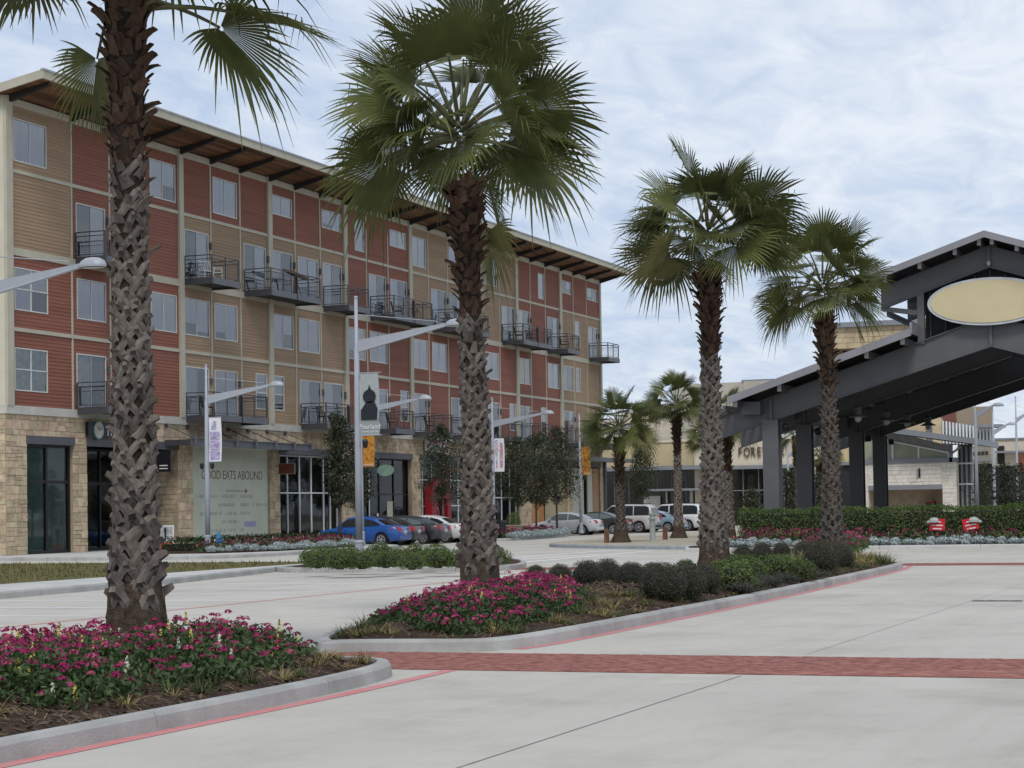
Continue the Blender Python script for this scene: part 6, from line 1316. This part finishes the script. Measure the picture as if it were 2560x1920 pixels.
wallx(st, 'upper_wall', m_bg, X+14, 1690, 1865, 958, 1110); wallx(st, 'upper_wall', m_bg, X+14.5, 1480, 1700, 1045, 1110); wallx(st, 'upper_wall', m_bg, X+13.5, 1865, 1935, 952, 1110); wallx(st, 'coping', m_gb, X+13.9, 1860, 1940, 948, 953, .6)
for a, b, m_ in ((1560, 1640, m_cs), (1640, 1690, m_bg)): wallx(st, 'stone_tier', m_cs, X+8, a, b, 1030, 1095)
wallx(st, 'green_window', M('green glass', (.1, .16, .12), .2), X+7.9, 1572, 1600, 1075, 1095, .1)
lz = zx(1912, 1131, X); ls = .95
m_let = M('bronze letters', (.10, .07, .055), .5)
for ch, u in zip('FOREVER', (1853, 1870, 1885.5, 1900, 1915, 1929, 1943)): text('letter', ch, m_let, st, (X-.72, yx(u, X-.7), lz), 1.15, FACE_CAM, .06, sx=.62)
for ch, u in zip('21', (1958.5, 1972)): text('letter', ch, m_let, st, (X-.72, yx(u, X-.7), lz+.04), 1.15, FACE_CAM, .06, sx=.66)
# stone kiosk
kb = empty('stone_kiosk', (0, 0, 0)); tag(kb, 'pale stone kiosk with sloping grey roof and ribbon windows behind the hedge', 'building'); X = 56.0
m_ws = M('white ledgestone', (.74, .69, .60), .9, .1, 2, .3, 20)
zs0, zs1 = 0.0, zx(2270, 1158, X); ya, yb = yx(2158, X), yx(2392, X)
oz0, oz1 = zx(2270, 1272, X), zx(2270, 1213, X); oa, ob = yx(2172, X), yx(2357, X)
ks = []
def ledge(yA, yB, z0, z1):
    z = z0
    while z < z1-.02:
        h = min(rnd.choice((.14, .2, .26)), z1-z); y = min(yA, yB)
        while y < max(yA, yB)-.02: l = min(rnd.uniform(.35, .95), max(yA, yB)-y); ks.append((y, y+l, z, z+h)); y += l
        z += h
ledge(ya, oa, 0, zs1); ledge(oa, ob, oz1, zs1); ledge(ob, yb, 0, zs1)
rest = MB()
for i, (a, b, c, d) in enumerate(ks): rest.box(X-rnd.uniform(.0, .04), X+.3, a+.006, b-.006, c+.006, d-.006)
tag(build('ledgestones', rest, m_ws, kb, fix=False), kind='stuff')
box('wall_core', m_cs, kb, X+.1, X+8, ya-.1, oa+.002, 0, zs1-.01); box('wall_core', m_cs, kb, X+.1, X+8, ob, yb+.1, 0, zs1-.01); box('wall_core', m_cs, kb, X+.1, X+8, oa, ob, oz1, zs1-.012)
box('alcove_back', M('alcove stone', (.40, .32, .24), .9, .12, 2), kb, X+1.6, X+1.7, oa, ob, 0, oz1); box('alcove_lintel', m_gb, kb, X-.06, X+.3, oa, ob, oz1-.28, oz1); box('vending_box', m_black, kb, X+.9, X+1.4, yx(2308, X), yx(2330, X), 0, zx(2318, 1253, X)); box('vending_label', M('red board', (.60, .02, .025)), kb, X+.88, X+.9, yx(2309, X), yx(2329, X), zx(2318, 1256, X), zx(2318, 1253.5, X))
box('wall_light', m_pole, kb, X-.2, X-.05, yx(2295, X), yx(2298, X), zx(2297, 1192, X), zx(2297, 1172, X)); box('wall_light_back', m_black, kb, X-.12, X-.05, yx(2299.5, X), yx(2303, X), zx(2297, 1194, X), zx(2297, 1171, X))
box('sill_band', m_gb, kb, X-.1, X+8, ya-.15, yb-.05, zs1, zs1+.28)
zl, zr_ = zx(2215, 1100, X), zx(2375, 1132, X); yl, yr = yx(2150, X), yx(2375, X); zl2 = zl+(zl-zr_)*65/160
build('clerestory_glass', MB().add([(X+.1, yl, zs1+.28), (X+.1, yr, zs1+.28), (X+.1, yr, zr_), (X+.1, yl, zl2)], [(0, 1, 2, 3)]), M('green tinted glass', (.34, .36, .22), .15, .2, .4, spec=.7, col2=(.16, .2, .15)), kb)
for u in (2215, 2234, 2299, 2373):
    y = yx(u, X); f = (u-2150)/225; z1_ = zl2+(zr_-zl2)*f; box('mullion', m_mul_w, kb, X, X+.12, y-.05, y+.05, zs1+.28, z1_)
build('head_rail', MB().bar((X+.02, yl, zl2), (X+.02, yr, zr_), .1), m_mul_w, kb, fix=False)
gz = [(yl, zl2), (yr, zr_), (yr, zr_+.45), (yl, zl2+.75)]; build('gable_panel', MB().ext(gz, 'x', X+.05, X+.25), M('gable grey', (.30, .30, .30), .8), kb)
yR0, yR1 = yx(2200, X), yx(2450, X); zR0, zR1 = zx(2215, 1078, X), zx(2440, 1112, X)
build('roof', MB().ext([(yR0, zR0), (yR1, zR1), (yR1, zR1+.35), (yR0, zR0+.35)], 'x', X-1.6, X+9), m_gb, kb); build('roof_underside', MB().ext([(yR0, zR0-.02), (yR1, zR1-.02), (yR1, zR1), (yR0, zR0)], 'x', X-1.5, X+9), m_und, kb)
build('brace', MB().bar((X, yx(2378, X), zx(2378, 1137, X)), (X-1.0, yx(2412, X), zx(2412, 1117, X)), .1), m_gb, kb, fix=False); box('corner_post', m_gb, kb, X-.1, X+.2, yx(2384, X), yx(2376, X), zs1, zx(2380, 1110, X))
box('entrance_glass', M('entrance glass', (.06, .075, .06), .15, .3, .5), kb, X+1.0, X+1.1, yx(2392, X), yx(2428, X), 0, zx(2410, 1110, X))
for u in (2401, 2413, 2425): box('mullion', m_gb, kb, X+.9, X+1.0, yx(u, X)-.06, yx(u, X)+.06, 0, zx(2410, 1115, X))
for v in (1158, 1210): box('transom', m_mul_w, kb, X+.88, X+1.02, yx(2392, X), yx(2428, X), zx(2410, v, X)-.05, zx(2410, v, X)+.05)
# stone tower behind the pavilion
tw = empty('stone_building', (0, 0, 0)); tag(tw, 'tall tan stone building showing between the palm crown and the pavilion roof', 'building'); X = 130.0
tz1 = zx(2190, 815, X); tz0 = zx(2190, 868, X); tya, tyb = yx(2084, X), yx(2330, X); ts_ = MB(); z = 0
for (za, zb, ya_, yb_) in ((tz0, tz1, tya, tyb), (0, tz0, tya, yx(2098, X))):
    z = za
    while z < zb-.05:
        h = min(.55, zb-z); y = min(ya_, yb_)
        while y < max(ya_, yb_)-.02: l = min(rnd.uniform(.7, 1.5), max(ya_, yb_)-y); ts_.box(X-rnd.uniform(0, .06), X+.4, y+.015, y+l-.015, z+.015, z+h-.015); y += l
        z += h
tag(build('stone_courses', ts_, M('tan ashlar', (.53, .42, .27), .9, .14, .9, .2, 12), tw, fix=False), kind='stuff')
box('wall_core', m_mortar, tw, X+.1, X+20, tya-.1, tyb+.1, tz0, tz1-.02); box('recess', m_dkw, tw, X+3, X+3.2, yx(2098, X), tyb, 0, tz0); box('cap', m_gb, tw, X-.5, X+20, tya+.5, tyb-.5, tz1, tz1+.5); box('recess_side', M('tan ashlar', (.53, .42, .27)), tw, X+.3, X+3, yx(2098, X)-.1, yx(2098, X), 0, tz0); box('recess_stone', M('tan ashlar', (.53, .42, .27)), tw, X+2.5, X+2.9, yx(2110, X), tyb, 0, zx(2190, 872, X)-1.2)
# far block right
fb = empty('far_shop_block', (0, 0, 0)); tag(fb, 'far block with striped metal screen and brown upper wall at the right edge', 'building'); X = 122.0
m_br = M('brown eifs', (.33, .26, .19), .85, .06, .4); m_mr = M('maroon eifs', (.20, .08, .07), .85, .06, .4)
wallx(fb, 'wall', m_br, X+2, 2395, 2487, 1017, 1070); wallx(fb, 'wall', m_mr, X+1.9, 2355, 2395, 1030, 1070); wallx(fb, 'stone_pier', M('tan ashlar', (.53, .42, .27)), X, 2255, 2318, 1050, 1125, .6); wallx(fb, 'stone_pier', M('tan ashlar', (.53, .42, .27)), X-.5, 2335, 2358, 1045, 1125, .8); wallx(fb, 'recess', m_gb, X+.6, 2318, 2335, 1055, 1125)
wallx(fb, 'screen_backing', m_gb, X+.4, 2356, 2487, 1062, 1112, .2)
for k in range(15): wallx(fb, 'screen_fin', m_mul_w, X-.3, 2360+k*8.4, 2364+k*8.4, 1052+k*1.4, 1108+k*.5, .3)
wallx(fb, 'side_canopy', m_gb, X-3, 2440, 2508, 1061, 1068, 3); wallx(fb, 'lower_wall', m_cs, X, 2395, 2482, 1114, 1160, .5); wallx(fb, 'lower_recess', m_dkw, X+.3, 2300, 2482, 1160, None, .2)
text('letter', 'SHOES', m_let, fb, (X-.1, yx(2462, X), zx(2462, 1133, X)), 1.3, FACE_CAM, .05) if False else None
for k in range(4): wallx(fb, 'metal_letter', m_let, X-.1, 2436+k*10, 2443+k*10, 1130-k*.6, 1139-k*.6, .08)
wallx(fb, 'awning', m_gb, X-2, 2430, 2480, 1150, 1153, 2)
fc = empty('far_shop_block', (0, 0, 0)); tag(fc, 'farthest cream shops with slanting parapet at the right picture edge', 'building'); X = 165.0
wallx(fc, 'wall', m_cs, X, 2470, 2640, 1098, None, 5); wallx(fc, 'parapet', m_gb, X-.2, 2480, 2640, 1094, 1098, 5); wallx(fc, 'awning', m_gb, X-2, 2490, 2640, 1126, 1131, 2); wallx(fc, 'shop_window', m_dkw, X-.1, 2496, 2514, 1115, 1160, .1); wallx(fc, 'shop_window', m_dkw, X-.1, 2440, 2640, 1165, None, .1); wallx(fc, 'mural', M('mural', (.45, .3, .2), .8, .4, .6, col2=(.5, .1, .06)), X-.3, 2548, 2600, 1128, 1180, .1)
for i, (u, dep, H, w_, lb) in enumerate(((2460, 118, 3.7, 1.3, 'leafy tree right of the kiosk entrance'), (2515, 112, 3.6, 1.5, 'round leafy tree near the right picture edge'), (2552, 122, 3.8, 1.4, 'leafy tree cut by the right picture edge'), (1975, 120, 3.6, 1.0, 'shrubby tree under the pavilion behind its second column'), (2040, 118, 3.4, 1.0, 'shrubby tree behind the pavilion-side palm'), (1880, 118, 2.4, 1.0, 'low bushy tree left of the first pavilion column'))):
    p = at_depth(u, dep); street_tree(p, .1, .9, H, w_, 1700, lb, 20+i, .10)
